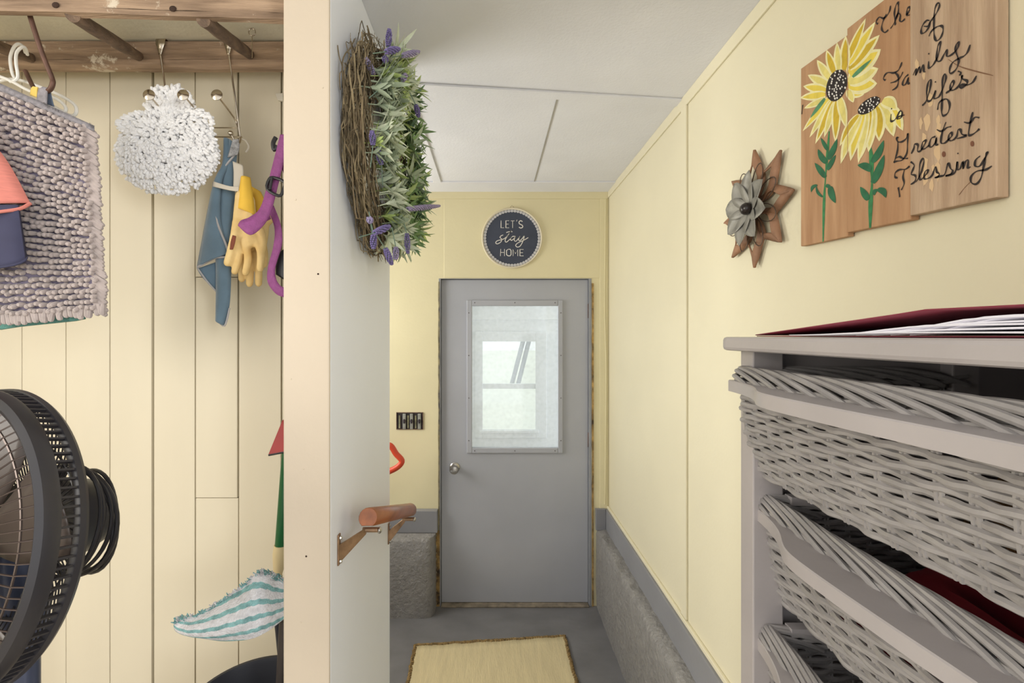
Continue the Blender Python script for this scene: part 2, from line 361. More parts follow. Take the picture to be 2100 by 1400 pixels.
for (u0, u1) in ((1050, 1072), (1063, 1084)):
    p0 = P(u0, 785, 18.5); p1 = P(u1+3, 690, 18.5); p0.z = -.7
    mk(MB().tube([p0, p1+(p1-p0)*.15], .09, 8), 'frame_leg', mat('frame_grey', rgb(150, 155, 165), .6), sw)
# ---------------------------------------------------------------- round sign
M_navy = mat('slate_board', rgb(66, 72, 88), .7, var=.12, vscale=8, bump=.05)
M_ltr = mat('white_lettering', rgb(226, 222, 214), .7, var=.02)
M_wring = mat('cream_ring', rgb(222, 212, 186), .6, var=.05)
M_bead = mat('pale_dots', rgb(205, 203, 204), .6, var=.05)
sc_ = B(1050, 488, YB-.012); RS = 62*YB/F
sg = thing('round_sign', "round slate sign reading LET'S stay HOME with beaded cream rim above the door", 'sign', (sc_.x, YB-.012, sc_.z-RS))
mk(MB().lathe([(RS-.008, 0), (RS-.008, .008), (0, .008)], sc_+Vector((0, .009, 0)), (0, -1, 0), 64), 'board', M_navy, sg)
mk(MB().lathe([(RS-.011, 0), (RS, 0), (RS, .012), (RS-.004, .015), (RS-.011, .012)], sc_+Vector((0, .008, 0)), (0, -1, 0), 64, closed=True), 'rim', M_wring, sg)
mb = MB()
mk(MB().lathe([(RS-.026, .0), (RS-.026, .0012), (RS-.011, .0012), (RS-.011, 0)], sc_+Vector((0, .001, 0)), (0, -1, 0), 64, closed=True), 'dotted_border', mat('border_grey', rgb(150, 150, 152), .7), sg)
bd = MB().lathe([(.0088, 0), (.0075, .0015), (.0035, .0019), (.0028, .0008), (0, .0008)], (0, 0, 0), (0, -1, 0), 12)
me0 = None
for i in range(56):
    t = 2*PI*i/56
    pos = sc_+Vector((math.cos(t)*(RS-.020), -.0002, math.sin(t)*(RS-.020)))
    if me0 is None: o = mk(bd, 'bead', M_bead, sg); o.data.transform(Matrix.Translation(wloc(sg))); me0 = o
    else: o = me0.copy(); COL.objects.link(o)
    o.location = pos-wloc(sg)
def stroke_y(mb, pts, y, wd, k=5):                           # painted stroke lying in a plane of constant y
    pts = smooth(pts, k) if k else [Vector(p) for p in pts]; n = len(pts); rows = []
    for i, p in enumerate(pts):
        d = pts[min(i+1, n-1)]-pts[max(i-1, 0)]; d.normalize(); q = Vector((d.z, 0, -d.x))
        ww = wd*(1 if 0 < i < n-1 else .6)
        rows.append([p-q*ww/2, p+q*ww/2])
    mb.grid(rows)
def sgp(l): return [B(980+x/10, 420+y/10, sc_.y)-Vector((0, .0012, 0)) for x, y in l]
words = {
 "lettering": [([(475, 320), (475, 470), (535, 470)], 0), ([(640, 325), (575, 325), (575, 470), (640, 470)], 0), ([(575, 395), (630, 395)], 0), ([(675, 328), (750, 328)], 0), ([(712, 328), (712, 475)], 0), ([(805, 305), (790, 340)], 0),
   ([(915, 345), (880, 325), (848, 345), (850, 385), (910, 420), (918, 455), (880, 475), (840, 455)], 5)],
 "lettering_": [([(520, 615), (470, 640), (455, 670), (490, 705), (470, 760), (400, 800), (365, 775), (400, 735), (480, 715), (560, 680), (640, 590), (690, 520)], 5), ([(690, 520), (620, 620), (560, 720), (580, 765), (640, 720), (700, 660)], 5), ([(580, 570), (640, 550), (710, 550)], 5),
   ([(760, 645), (710, 650), (670, 700), (690, 730), (740, 690), (770, 640), (745, 720), (780, 745), (830, 690), (865, 640)], 5), ([(865, 640), (835, 710), (860, 735), (910, 690), (950, 640), (925, 740), (870, 840), (810, 865), (775, 830), (820, 780), (930, 730), (1035, 670)], 5)],
 "lettering__": [([(468, 905), (462, 1050)], 0), ([(545, 905), (545, 1050)], 0), ([(465, 975), (545, 975)], 0), ([(620, 910), (588, 935), (588, 1020), (620, 1045), (660, 1045), (680, 1020), (680, 935), (660, 910), (620, 910)], 0), ([(722, 1050), (722, 915), (770, 1000), (818, 915), (818, 1050)], 0), ([(938, 915), (862, 915), (862, 1045), (938, 1045)], 0), ([(862, 980), (925, 980)], 0)]}
for i, (k_, st) in enumerate(words.items()):
    mb = MB()
    for pts, k in st: stroke_y(mb, sgp(pts), 0, .0058 if i != 1 else .005, k)
    mk(mb, 'lettering', M_ltr, sg, sm=False)
hp = B(1050, 421); mk(MB().tube([B(1044, 428, YB-.004), hp+Vector((0, -.003, 0)), B(1056, 428, YB-.004)], .0012, 6), 'hanging_loop', M_rust, sg)
# ---------------------------------------------------------------- switch box
q0, q1 = B(813, 845), B(868, 880)
sb = thing('switch_box', 'open metal electrical box with three bare switches and no cover plate in the yellow wall', 'switch box', ((q0.x+q1.x)/2, YB-.002, q1.z))
mk(ring(q0.x, q1.x, q1.z, q0.z, q0.x+.004, q1.x-.004, q1.z+.004, q0.z-.004, YB-.006, YB-.0005), 'box_edge', M_rust, sb, sm=False)
mk(box((q0.x+.003, YB-.002, q1.z+.003), (q1.x-.003, YB-.0005, q0.z-.003)), 'box_back', mat('box_dark', rgb(56, 50, 52), .8, var=.2, vscale=30), sb, sm=False)
for i, fx in enumerate((.30, .57, .86)):
    cx = q0.x+(q1.x-q0.x)*fx; zc = (q0.z+q1.z)/2; hw = .0095
    s_ = mk(box((cx-hw, YB-.009, q1.z+.002), (cx+hw, YB-.003, q0.z-.008)), 'switch', mat('yoke_metal', rgb(176, 178, 168), .5, .5, var=.2, vscale=40), sb, sm=False, bevel=.002)
    mk(MB().lathe([(.0095, 0), (.0085, .003), (.0055, .003), (.0055, .001), (0, .001)], (cx, YB-.009, zc), (0, -1, 0), 16), 'toggle_collar', M_steel, s_)
    mk(box((cx-.0055, YB-.016, zc-.014), (cx+.0055, YB-.009, zc+.012)), 'toggle', mat('toggle_dark', rgb(48, 40, 48), .5), s_, sm=False, bevel=.002)
for fx in (.12, .44, .72):
    cx = q0.x+(q1.x-q0.x)*fx
    mk(box((cx-.005, YB-.006, q1.z+.008), (cx+.005, YB-.002, q0.z-.02)), 'divider', mat('old_paint', rgb(150, 146, 112), .8, var=.3, vscale=40), sb, sm=False)
# ---------------------------------------------------------------- wires on the wall
tag(mk(MB().tube(smooth([B(1246, 408, YB-.008)+Vector((-.012, 0, 0)), B(1241, 500, YB-.008), B(1240, 640, YB-.008), B(1243, 760, YB-.008), B(1241, 1000, YB-.008), B(1240, 1034, YB-.008)]), .003, 8), 'wall_cable', M_yell2), 'thin painted cable running down the corner beside the door', 'cable')
# ---------------------------------------------------------------- shovel whose grip peeks out
M_red = mat('orange_red_plastic', rgb(222, 78, 48), .4, var=.08)
sh = thing('snow_shovel', 'orange red plastic grip of a shovel leaning by the door wall', 'shovel', (-.72, 2.70, ZL))
yg = 2.62
mk(MB().tube(smooth([P(786, 915, yg), P(801, 914, yg), P(812, 930, yg), P(824, 944, yg), P(818, 955, yg), P(803, 964, yg), P(786, 968, yg), P(775, 942, yg)], 4, True), .017, 10, True), 'grip', M_red, sh)
g0 = P(780, 945, yg); mk(MB().tube([g0, (-.80, 2.66, .1), (-.86, 2.69, -.15)], .014, 10), 'shaft', mat('shaft_wood', rgb(176, 140, 96), .6), sh)
bl = [[Vector((-.87-.17+.34*j/8, 2.70+.02*math.cos((j-4)/4*PI/2)*-1, -.12-.31*i/5)) for j in range(9)] for i in range(6)]
mk(MB().grid(bl), 'scoop', M_red, sh, solid=.004)
# ---------------------------------------------------------------- mat
M_mat = mat('woven_straw', rgb(216, 200, 158), .9, var=.08, vscale=5, bump=.3, bscale=30, stretch=(10, 1, 1))
M_mbr = mat('braided_jute', rgb(158, 130, 82), .9, var=.35, vscale=60, bump=.5, bscale=80)
mc = [Vector((-.416, 2.470, ZL)), Vector((.405, 2.548, ZL)), Vector((.412, 1.98, ZL)), Vector((-.40, 1.90, ZL))]
mt = thing('door_mat', 'straw coloured woven mat with dark braided edge on the grey landing', 'mat', (0, 2.2, ZL))
def mq(s, t): return mc[3].lerp(mc[2], s).lerp(mc[0].lerp(mc[1], s), t)
rows = []
ns = 164
for k in range(13):
    rows.append([mq(j/ns, k/12)+Vector((0, 0, .007+(.0018 if j % 2 else 0)+.001*math.sin(j*.2+k))) for j in range(ns+1)])
mb = MB().grid(rows)
mk(mb, 'woven_field', M_mat, mt, angle=80, solid=.004)
ed = [mq(s, t) for s, t in [(i/40, 1) for i in range(40)]+[(1, 1-i/26) for i in range(26)]+[(1-i/40, 0) for i in range(40)]+[(0, i/26) for i in range(26)]]
ed = [p+Vector((R_.uniform(-.003, .003), R_.uniform(-.003, .003), .008)) for p in ed]
pe = []
for k in range(2):
    pts = []
    m_ = len(ed)
    for i in range(m_*4):
        p = ed[(i//4) % m_].lerp(ed[(i//4+1) % m_], (i % 4)/4); t = i*1.1+k*PI
        c = mq(.5, .5); d = (p-c); d.z = 0; d.normalize()
        pts.append(p+d*.005*math.cos(t)+Vector((0, 0, .003*math.sin(t))))
    mk(MB().tube(pts, .0065, 6, True), 'braided_edge', M_mbr, mt)
# ---------------------------------------------------------------- handrail
M_rail = mat('varnished_wood', rgb(168, 96, 46), .3, var=.2, vscale=8, stretch=(6, .6, 6), spec=.6)
M_brk = mat('worn_brass', rgb(176, 142, 110), .4, .6, var=.25, vscale=40)
hr = thing('handrail', 'short varnished wooden handrail on two brass brackets fixed to the pale partition', 'handrail', (-.33, 1.05, .55))
e0, e1 = Vector((-.289, 1.06, CZ-.424)), Vector((-.285, 1.585, CZ-.607))
dd = (e1-e0).normalized(); ux = Vector((1, 0, 0)); ux = (ux-dd*ux.dot(dd)).normalized(); uz = ux.cross(dd)
prof = []
for i in range(15): t = math.radians(-52+284*i/14); prof.append((math.cos(t)*.0225, math.sin(t)*.0225))
rows = []
for t, s_ in ((0, .93), (.004, 1), (.996, 1), (1, .92)):
    c = e0.lerp(e1, t); rows.append([c+ux*x*s_+uz*z*s_ for x, z in prof+[prof[0]]])
mb = MB().grid(rows); n = len(prof)
mb.f.append(list(range(n))); mb.m.append(0); mb.f.append([3*(n+1)+i for i in range(n-1, -1, -1)]); mb.m.append(0)
mk(mb, 'rail', M_rail, hr, angle=50)
for pu, (yb, zb), ut in ((0, (1.035, CZ-.487), 1.09), (1, (1.535, CZ-.668), 1.555)):
    tt = (ut-e0.y)/(e1.y-e0.y); c = e0.lerp(e1, tt)-uz*.0185
    br = mk(MB().box((XP, yb-.008, zb-.034), (XP+.004, yb+.008, zb+.036)), 'bracket', M_brk, hr, sm=False, bevel=.002)
    mk(MB().prism([(XP+.003, yb-.004, zb+.012), (XP+.003, yb-.004, zb-.03), (c.x-.012, ut-.006, c.z-.022), (c.x-.012, ut-.006, c.z-.007)], (0, .008, 0)), 'arm', M_brk, br, sm=False, bevel=.001)
    mk(MB().tube([(c.x-.02, ut-.002, c.z-.012), (c.x+.016, ut-.002, c.z-.012)], .006, 12), 'saddle', M_brk, br)
    mk(MB().ball((c.x+.02, ut-.002, c.z-.013), .008, 12, 6, (.7, 1, 1)), 'bolt', M_steel, br)
    for dz in (.027, -.026): mk(MB().ball((XP+.005, yb, zb+dz), .005, 8, 4), 'screw', M_steel, br)
# ---------------------------------------------------------------- old ladder hung level as a rack
M_lad = mat('weathered_wood', rgb(182, 154, 126), .8, var=.3, vscale=7, bump=.35, bscale=40, stretch=(.6, 6, 6), col2=rgb(118, 96, 76), splash=(rgb(206, 192, 170), 9, .59))
M_rung = mat('dark_rung_wood', rgb(128, 104, 82), .75, var=.3, vscale=9, bump=.35, bscale=50, stretch=(6, 1, 6), col2=rgb(78, 62, 50))
M_splash = mat('paint_splash', rgb(214, 204, 186), .8, var=.1)
zf = CZ+.75
ld = thing('wooden_ladder', 'weathered wooden ladder hung level under the closet ceiling as a rack', 'ladder', (-1.2, 1.25, zf))
xe, xw = -.4495, -2.0
def yf(x, off=0): return 1.046+off+(x+1.18)*.045              # front rail runs slightly skew
def rail_mesh(pa, pb, prof, n=24, amp=.0012):
    rows = []
    for i in range(n+1):
        c = Vector(pa).lerp(Vector(pb), i/n)
        rows.append([c+Vector((0, a+R_.uniform(-amp, amp), b+R_.uniform(-amp, amp))) for a, b in prof+[prof[0]]])
    mb = MB().grid(rows); k = len(prof)
    mb.f.append(list(range(k-1, -1, -1))); mb.m.append(0); mb.f.append([n*(k+1)+i for i in range(k)]); mb.m.append(0)
    return mb
pf = [(0, .012), (.003, .001), (.019, 0), (.022, .004), (.022, .085), (.019, .088), (.003, .088), (0, .084)]
mk(rail_mesh((xw, yf(xw), zf), (xe, yf(xe), zf), pf), 'rail', M_lad, ld)
zb_ = CZ+.825
pb = [(0, .012), (.004, .002), (.02, -.006), (.046, 0), (.05, .008), (.05, .066), (.044, .070), (.004, .070), (0, .066)]
mk(rail_mesh((xw, 1.38, zb_), (xe, 1.38, zb_), pb), 'rail', M_lad, ld)
for (u0, v0, u1, v1) in ((-160, 40, 66, 120), (148, 30, 287, 117), (416, 40, 514, 113), (-460, 40, -190, 120)):
    a = P(u0, v0, 1.06); a.y = yf(a.x)+.01; a = P(u0, v0, a.y); b = P(u1, v1, 1.385)
    pts = [a.lerp(b, i/8) for i in range(9)]
    mk(MB().tube([p+Vector((R_.uniform(-.001, .001), 0, R_.uniform(-.001, .001))) for p in pts], [.0155, .0158, .0165, .0165, .016, .0165, .016, .015, .0135], 12), 'rung', M_rung, ld)
for u in (103, 339): p = P(u, 2, 1.04); p.y = yf(p.x)-.001; mk(MB().ball((p.x, p.y, p.z), .0085, 12, 6, (1, .35, .8)), 'rung_end', M_dark, ld)
# eye hook in the ceiling
M_nick = mat('nickel_wire', rgb(196, 184, 165), .22, 1, var=.08, vscale=20)
ec = P(517, 66, 1.33)
tag(mk(MB().tube([ec+Vector((0, 0, -.075)), ec+Vector((0, 0, -.03)), ec+Vector((0, 0, -.011))]+[ec+Vector((math.sin(t)*.010, 0, -math.cos(t)*.011)) for t in [i*2*PI/12 for i in range(1, 13)]], .0014, 6), 'screw_eye', M_nick), 'small screw eye standing above the back rail of the ladder', 'screw eye')
# ---------------------------------------------------------------- wire hook rack over the back rail
rk = thing('hook_rack', 'nickel wire hook rack with disc knobs hooked over the back ladder rail', 'hook rack', P(420, 280, 1.42))
def wire(name, pts, r=.0026, par=rk, k=4): return mk(MB().tube(smooth(pts, k), r, 8), name, M_nick, par)
for (ut, ub) in ((328, 352), (468, 493)):
    top = P(ut, 100, 1.372)
    hk = mk(MB().ribbon(smooth([(top.x, 1.432, top.z-.03), (top.x, 1.433, zb_+.068), (top.x, 1.43, zb_+.0735), (top.x, 1.39, zb_+.0735), (top.x, 1.376, zb_+.071), (top.x, 1.374, zb_+.055), (top.x, 1.373, top.z-.018)], 4), (1, 0, 0), [.028]*21+[.020, .015, .010, .006]), 'over_rail_hook', M_nick, rk, solid=.0018)
    mk(MB().tube([top, P((ut+ub)/2, 190, 1.395), P(ub, 284, 1.42)], .0028, 8), 'drop_wire', M_nick, rk)
yk = 1.42
wire('cross_wire', [P(352, 262, yk), P(420, 262, yk), P(492, 262, yk)], .002)
wire('cross_wire', [P(354, 281, yk), P(420, 281, yk), P(496, 281, yk)], .0026)
for (kx, bx) in ((306, 352), (376, 422), (445, 488)):
    kp = P(kx, 195, 1.30)
    pr = wire('prong', [P(bx+4, 281, yk-.002), P(bx, 262, yk-.006), P(bx-9, 240, 1.40), kp])
    dv = (kp-P(bx-9, 240, 1.40)).normalized()
    mk(MB().lathe([(.002, -.006), (.008, -.004), (.016, .0), (.016, .002), (.010, .0055), (0, .0068)], kp, (dv+Vector((0, -.6, 0))).normalized(), 20), 'disc_knob', M_nick, pr)
    lp = P(bx-15, 273, 1.385)
    pl = wire('prong', [P(bx+6, 281, yk-.002), P(bx+4, 292, yk-.012), P(bx-4, 292, 1.395), lp], .0024)
    mk(MB().ball(lp, .0075, 12, 8), 'ball_tip', M_nick, pl)
# ---------------------------------------------------------------- shaggy white mop cover
M_shag = mat('white_yarn', rgb(244, 242, 240), .95, var=.04, vscale=30, sheen=.3)
def in_lobe(u, v): return ((u-343)/101)**2+((v-310)/84)**2 < 1 or ((u-345)/46)**2+((v-216)/38)**2 < 1 or ((u-388)/44)**2+((v-256)/34)**2 < 1 or ((u-280)/34)**2+((v-258)/26)**2 < 1
mp_ = thing('mop_cover', 'round shaggy white cotton mop cover hanging on the wire rack', 'mop cover', P(340, 402, 1.36))
mb = MB().ball(P(343, 306, 1.372), .125, 20, 12, (1, .2, .82)).ball(P(350, 240, 1.372), .062, 16, 10, (1, .12, .7))
mk(mb, 'backing', M_shag, mp_)
mb = MB(); cnt = 0
cen = P(345, 285, 1.40)
while cnt < 2300:
    u = R_.uniform(236, 450); v = R_.uniform(182, 404)
    if not in_lobe(u, v): continue
    d2 = min(((u-343)/101)**2+((v-310)/84)**2, 1)
    yy = 1.372-.04*math.sqrt(max(0, 1-d2))-(.014 if d2 >= 1 else 0)+R_.uniform(-.006, .006)
    p = P(u, v, yy); out = (p-cen); out.y = 0; out = out.normalized() if out.length > 1e-4 else Vector((0, 0, -1))
    dr = (out*(.5+d2)+Vector((R_.uniform(-.6, .6), -.7*(1-d2)-.15, R_.uniform(-.5, .3)-.35))).normalized()
    L_ = R_.uniform(.009, .017); sd = frame(dr)[0]*R_.uniform(-.004, .004)
    mb.tube([p, p+dr*L_*.35+sd, p+dr*L_*.7+sd, p+dr*L_], [.0034, R_.uniform(.0046, .006), R_.uniform(.0044, .0058), .003], 6); cnt += 1
yn = mk(mb, 'yarn_pile', M_shag, mp_); yn['kind'] = 'stuff'
# ---------------------------------------------------------------- blue cloth
M_blue = mat('blue_microfibre', rgb(98, 120, 134), .95, var=.12, vscale=12, sheen=.4, bump=.1, bscale=300)
M_btrim = mat('grey_cloth_trim', rgb(170, 166, 164), .9, var=.08)
bc = thing('cleaning_cloth', 'folded blue microfibre cloth with grey edging hanging on the wire rack', 'cloth', P(455, 665, 1.40))
def c3(l, y, sc=.3929, ou=220, ov=150): return [P(ou+X*sc, ov+Y*sc, y+dy) for X, Y, dy in l]
def sheet(left, right, n=10, bow=0.0, m=6):
    L_ = smooth(left, n); R2 = smooth(right, n)
    k = min(len(L_), len(R2)); rows = []
    for i in range(k):
        a = L_[min(int(i*(len(L_)-1)/(k-1)), len(L_)-1)]; b = R2[min(int(i*(len(R2)-1)/(k-1)), len(R2)-1)]
        rows.append([a.lerp(b, j/m)+Vector((0, -bow*math.sin(PI*j/m), 0)) for j in range(m+1)])
    return MB().grid(rows)
Lb = c3([(610, 345, .01), (600, 480, .005), (556, 575, 0), (520, 740, 0), (490, 900, -.005), (468, 1015, -.01)], 1.385)
Rb = c3([(640, 345, .005), (645, 460, .0), (600, 560, -.01), (590, 740, -.012), (612, 860, -.012), (632, 942, -.014)], 1.385)
mk(sheet(Lb, Rb, 6, .012), 'front_fold', M_blue, bc, solid=.003)
Lb2 = c3([(640, 345, .02), (620, 500, .02), (560, 620, .02), (555, 800, .02), (568, 1000, .015), (570, 1280, .01)], 1.385)
Rb2 = c3([(685, 380, .02), (672, 480, .01), (662, 720, .01), (650, 960, .0), (640, 1200, -.005), (612, 1318, 0)], 1.385)
mk(sheet(Lb2, Rb2, 6, .02), 'back_fold', M_blue, bc, solid=.003)
mk(sheet(c3([(468, 1020, -.006), (500, 1070, 0), (570, 1140, .01)], 1.388), c3([(570, 985, .01), (572, 1050, .01), (574, 1135, .012)], 1.388), 4), 'under_fold', M_blue, bc, solid=.003)
for l, r in (([(556, 572, -.004), (555, 640, -.01), (575, 780, -.014), (632, 942, -.016), (560, 965, -.014), (470, 1012, -.013)], .0032), ([(470, 1015, -.008), (520, 1085, 0), (568, 1138, .008)], .0026), ([(570, 1280, .008), (612, 1318, -.002), (638, 1225, -.008)], .0026), ([(688, 370, .01), (660, 430, .0), (620, 480, -.006), (556, 572, -.004)], .003)):
    mk(MB().tube(smooth(c3(l, 1.383), 5), r, 6), 'edging', M_btrim, bc)
mk(sheet(c3([(655, 345, -.006), (640, 400, -.008), (628, 440, -.01)], 1.385), c3([(685, 345, 0), (690, 390, 0), (680, 425, -.004)], 1.385), 4), 'loop_tab', mat('heather_tab', rgb(168, 166, 164), .9, var=.3, vscale=120), bc, solid=.0025)
# ---------------------------------------------------------------- elastic strap
M_elas = mat('clear_grey_elastic', rgb(206, 196, 178), .6, var=.06)
es = thing('elastic_strap', 'pale elastic strap with a loop hanging between blue cloth and yellow gloves', 'strap', P(490, 395, 1.37))
mk(sheet(c3([(555, 565, 0), (640, 590, 0), (690, 590, 0)], 1.355), c3([(552, 592, 0), (640, 612, 0), (692, 618, 0)], 1.355), 4), 'band', M_elas, es, solid=.002)
mk(sheet(c3([(655, 460, 0.01), (660, 520, .005), (658, 610, 0)], 1.362), c3([(708, 480, .012), (710, 540, .006), (694, 618, 0)], 1.362), 4), 'loop', M_elas, es, solid=.002)
mk(MB().tube(smooth(c3([(690, 345, .02), (720, 350, .02), (738, 385, .02), (722, 412, .02)], 1.40), 5), .003, 8), 'clip_hook', M_elas, es)
# ---------------------------------------------------------------- yellow work gloves
M_glove = mat('yellow_leather', rgb(230, 202, 142), .75, var=.22, vscale=14, bump=.2, bscale=40, col2=rgb(206, 168, 100))
M_cuff = mat('yellow_cuff', rgb(232, 186, 62), .75, var=.1, vscale=14)
def glove(label, y, cuff, palm, fingers, thumb, wd):
    g = thing('work_glove', label, 'glove', P(515, 590, y), 'yellow leather work gloves')
    mb = MB()
    def lim(pts, r0, r1):
        q = smooth(c3(pts, y), 3)
        for i in range(len(q)-1):
            t = i/max(1, len(q)-2); mb.capsule(q[i], q[i+1], r0+(r1-r0)*t, r0+(r1-r0)*min(1, t+.2), 8, 2)
    for p in palm: lim(p, wd*.9, wd)
    for f in fingers: lim(f, .0125, .0105)
    lim(thumb, .015, .0115)
    mk(mb, 'hand', M_glove, g, remesh=.0035)
    a, b = cuff
    mb = sheet(c3(a, y), c3(b, y), 5, .014, 8); mk(mb, 'cuff', M_cuff, g, solid=.004)
    return g
glove('worn yellow leather work glove hanging in front, thumb towards the blue cloth', 1.35,
      ([(700, 545, .0), (690, 610, -.004), (672, 700, -.006)], [(745, 545, .0), (760, 640, -.004), (772, 740, -.006)]),
      [[(700, 640, 0), (690, 760, 0), (690, 850, 0)], [(740, 660, 0), (745, 760, 0), (750, 880, -.002)]],
      [[(690, 860, 0), (690, 950, 0), (665, 1035, 0)], [(715, 870, -.004), (735, 960, -.006), (722, 1040, -.006)], [(770, 850, -.002), (800, 930, 0), (798, 1020, 0)], [(800, 820, 0), (812, 880, .002), (805, 960, .004)]],
      [(680, 780, -.008), (660, 880, -.012), (628, 990, -.014)], .019)
glove('worn yellow leather work glove hanging behind its mate, fingertips lower', 1.395,
      ([(735, 580, 0), (740, 640, 0), (750, 760, 0)], [(800, 620, 0), (840, 720, 0), (830, 830, 0)]),
      [[(770, 680, 0), (770, 780, 0), (765, 900, 0)], [(810, 720, 0), (815, 800, 0), (800, 900, 0)]],
      [[(700, 950, 0), (700, 1000, 0), (702, 1075, 0)], [(740, 940, 0), (745, 1020, 0), (742, 1100, 0)], [(780, 940, 0), (790, 1020, 0), (790, 1098, 0)], [(812, 900, 0), (822, 960, 0), (818, 1000, 0)]],
      [(820, 780, 0), (850, 760, 0), (852, 720, 0)], .018)
mk(sheet(c3([(655, 845, -.022), (645, 880, -.023), (640, 920, -.024)], 1.345), c3([(672, 850, -.022), (665, 890, -.023), (655, 920, -.024)], 1.345), 3), 'leather_patch', mat('brown_patch', rgb(122, 62, 40), .8), bpy.data.objects['work_glove'], solid=.002)
# ---------------------------------------------------------------- purple strap
M_pur = mat('purple_webbing', rgb(146, 74, 132), .7, var=.1, vscale=60, bump=.25, bscale=200, stretch=(1, 1, 1))
M_blk = mat('black_plastic', rgb(34, 32, 34), .4, var=.1)
ps = thing('webbing_strap', 'purple nylon webbing strap with black slide buckle hanging beside the post', 'strap', P(560, 610, 1.28))
def band(l, r, y, **k): return mk(sheet(c3(l, y), c3(r, y), 6, .0, 3), 'webbing', M_pur, ps, solid=.0022)
band([(903, 320, 0), (878, 420, 0), (842, 560, 0), (800, 700, 0), (745, 750, -.004), (700, 768, -.006), (684, 790, 0)], [(960, 320, 0), (928, 430, 0), (890, 590, 0), (848, 740, 0), (795, 815, -.006), (740, 843, -.012), (684, 795, .002)], 1.27)
band([(684, 792, .002), (705, 775, .014), (760, 752, .02), (830, 700, .024)], [(684, 797, .002), (715, 812, .016), (770, 800, .022), (855, 760, .026)], 1.275)
band([(830, 700, .0), (872, 800, 0), (868, 900, 0), (840, 1010, 0), (838, 1090, 0), (880, 1150, -.004), (930, 1172, 0)], [(868, 690, .0), (905, 790, 0), (912, 890, 0), (878, 1010, 0), (880, 1070, 0), (905, 1110, -.004), (940, 1120, 0)], 1.30)
band([(890, 440, .0), (905, 480, 0), (935, 560, .0)], [(925, 400, .0), (940, 450, 0), (970, 520, .0)], 1.285)
bq = c3([(845, 555, 0), (870, 545, 0), (925, 570, 0), (915, 620, 0), (895, 640, 0), (835, 605, 0)], 1.262)
mk(MB().tube(smooth(bq, 3, True), .0045, 8, True), 'slide_buckle', M_blk, ps)
mk(MB().tube(c3([(860, 545, -.003), (848, 608, -.003)], 1.262), .004, 8), 'buckle_bar', M_blk, ps)
mk(MB().tube(smooth(c3([(880, 335, .002), (866, 365, 0), (872, 400, 0), (890, 380, 0)], 1.275), 4), .006, 8), 'end_loop', M_blk, ps)
mk(sheet(c3([(905, 930, .004), (882, 990, .004), (880, 1050, .004)], 1.31), c3([(950, 900, .004), (940, 990, .004), (940, 1090, .004)], 1.31), 4), 'lining', M_blk, ps, solid=.002)
# small white peg on the boards
pc = P(573, 199, 1.51); tag(mk(MB().prism([pc+Vector(v) for v in ((-.014, 0, .012), (.012, 0, .014), (.012, 0, -.012), (-.006, 0, -.010), (-.009, 0, -.002))], (0, .009, 0)), 'wall_peg', mat('white_plastic', rgb(232, 224, 205), .5), bevel=.001), 'small white plastic peg fixed to the board wall beside the post', 'peg')
# ---------------------------------------------------------------- iron hook, hangers
M_iron = mat('brown_iron', rgb(112, 82, 68), .55, .5, var=.2, vscale=30)
ih = thing('iron_hook', 'bent brown iron rod hook hanging from the front ladder rail', 'hook', P(100, 188, 1.10))
mk(MB().tube(smooth([P(48, -20, 1.085), P(62, 34, 1.085), P(86, 108, 1.10), P(106, 158, 1.115), P(108, 171, 1.115), P(103, 183, 1.118), P(96, 187, 1.125)], 5), .0055, 10), 'rod', M_iron, ih)
mk(MB().tube(smooth([P(96, 187, 1.125), P(80, 190, 1.17), P(68, 178, 1.20), P(52, 145, 1.21)], 5), .0052, 10), 'return_rod', M_iron, ih)
M_hang = mat('white_hanger_plastic', rgb(232, 228, 218), .35, var=.03)
def hanger(label, hook, arm, y, g='white plastic hangers'):
    h = thing('plastic_hanger', label, 'hanger', P(arm[1][0], arm[1][1], y), g)
    mk(MB().tube(smooth([P(*p) for p in hook], 5), .0038, 8), 'hook', M_hang, h)
    mk(MB().tube(smooth([P(*p) for p in arm], 5), .0042, 8), 'arm', M_hang, h)
hanger('white plastic hanger hooked over the ladder rung behind the chenille towel', [(52, 108, 1.27), (48, 96, 1.245), (38, 90, 1.23), (28, 98, 1.235), (21, 120, 1.25), (25, 150, 1.26), (32, 163, 1.265)],
       [(-20, 170, 1.265), (32, 163, 1.265), (100, 185, 1.26), (140, 205, 1.25), (156, 220, 1.245), (154, 235, 1.245), (140, 235, 1.25), (100, 212, 1.26)], 1.265)
hanger('white plastic hanger whose long arm slopes along the top of the chenille towel', [(56, 112, 1.255), (53, 100, 1.23), (46, 96, 1.22), (34, 108, 1.225), (33, 130, 1.235), (36, 160, 1.245), (20, 168, 1.245)],
       [(-120, 128, 1.245), (0, 157, 1.245), (60, 186, 1.245), (110, 200, 1.245), (132, 216, 1.245), (134, 228, 1.245), (120, 225, 1.245), (60, 205, 1.245), (-100, 160, 1.245)], 1.245)
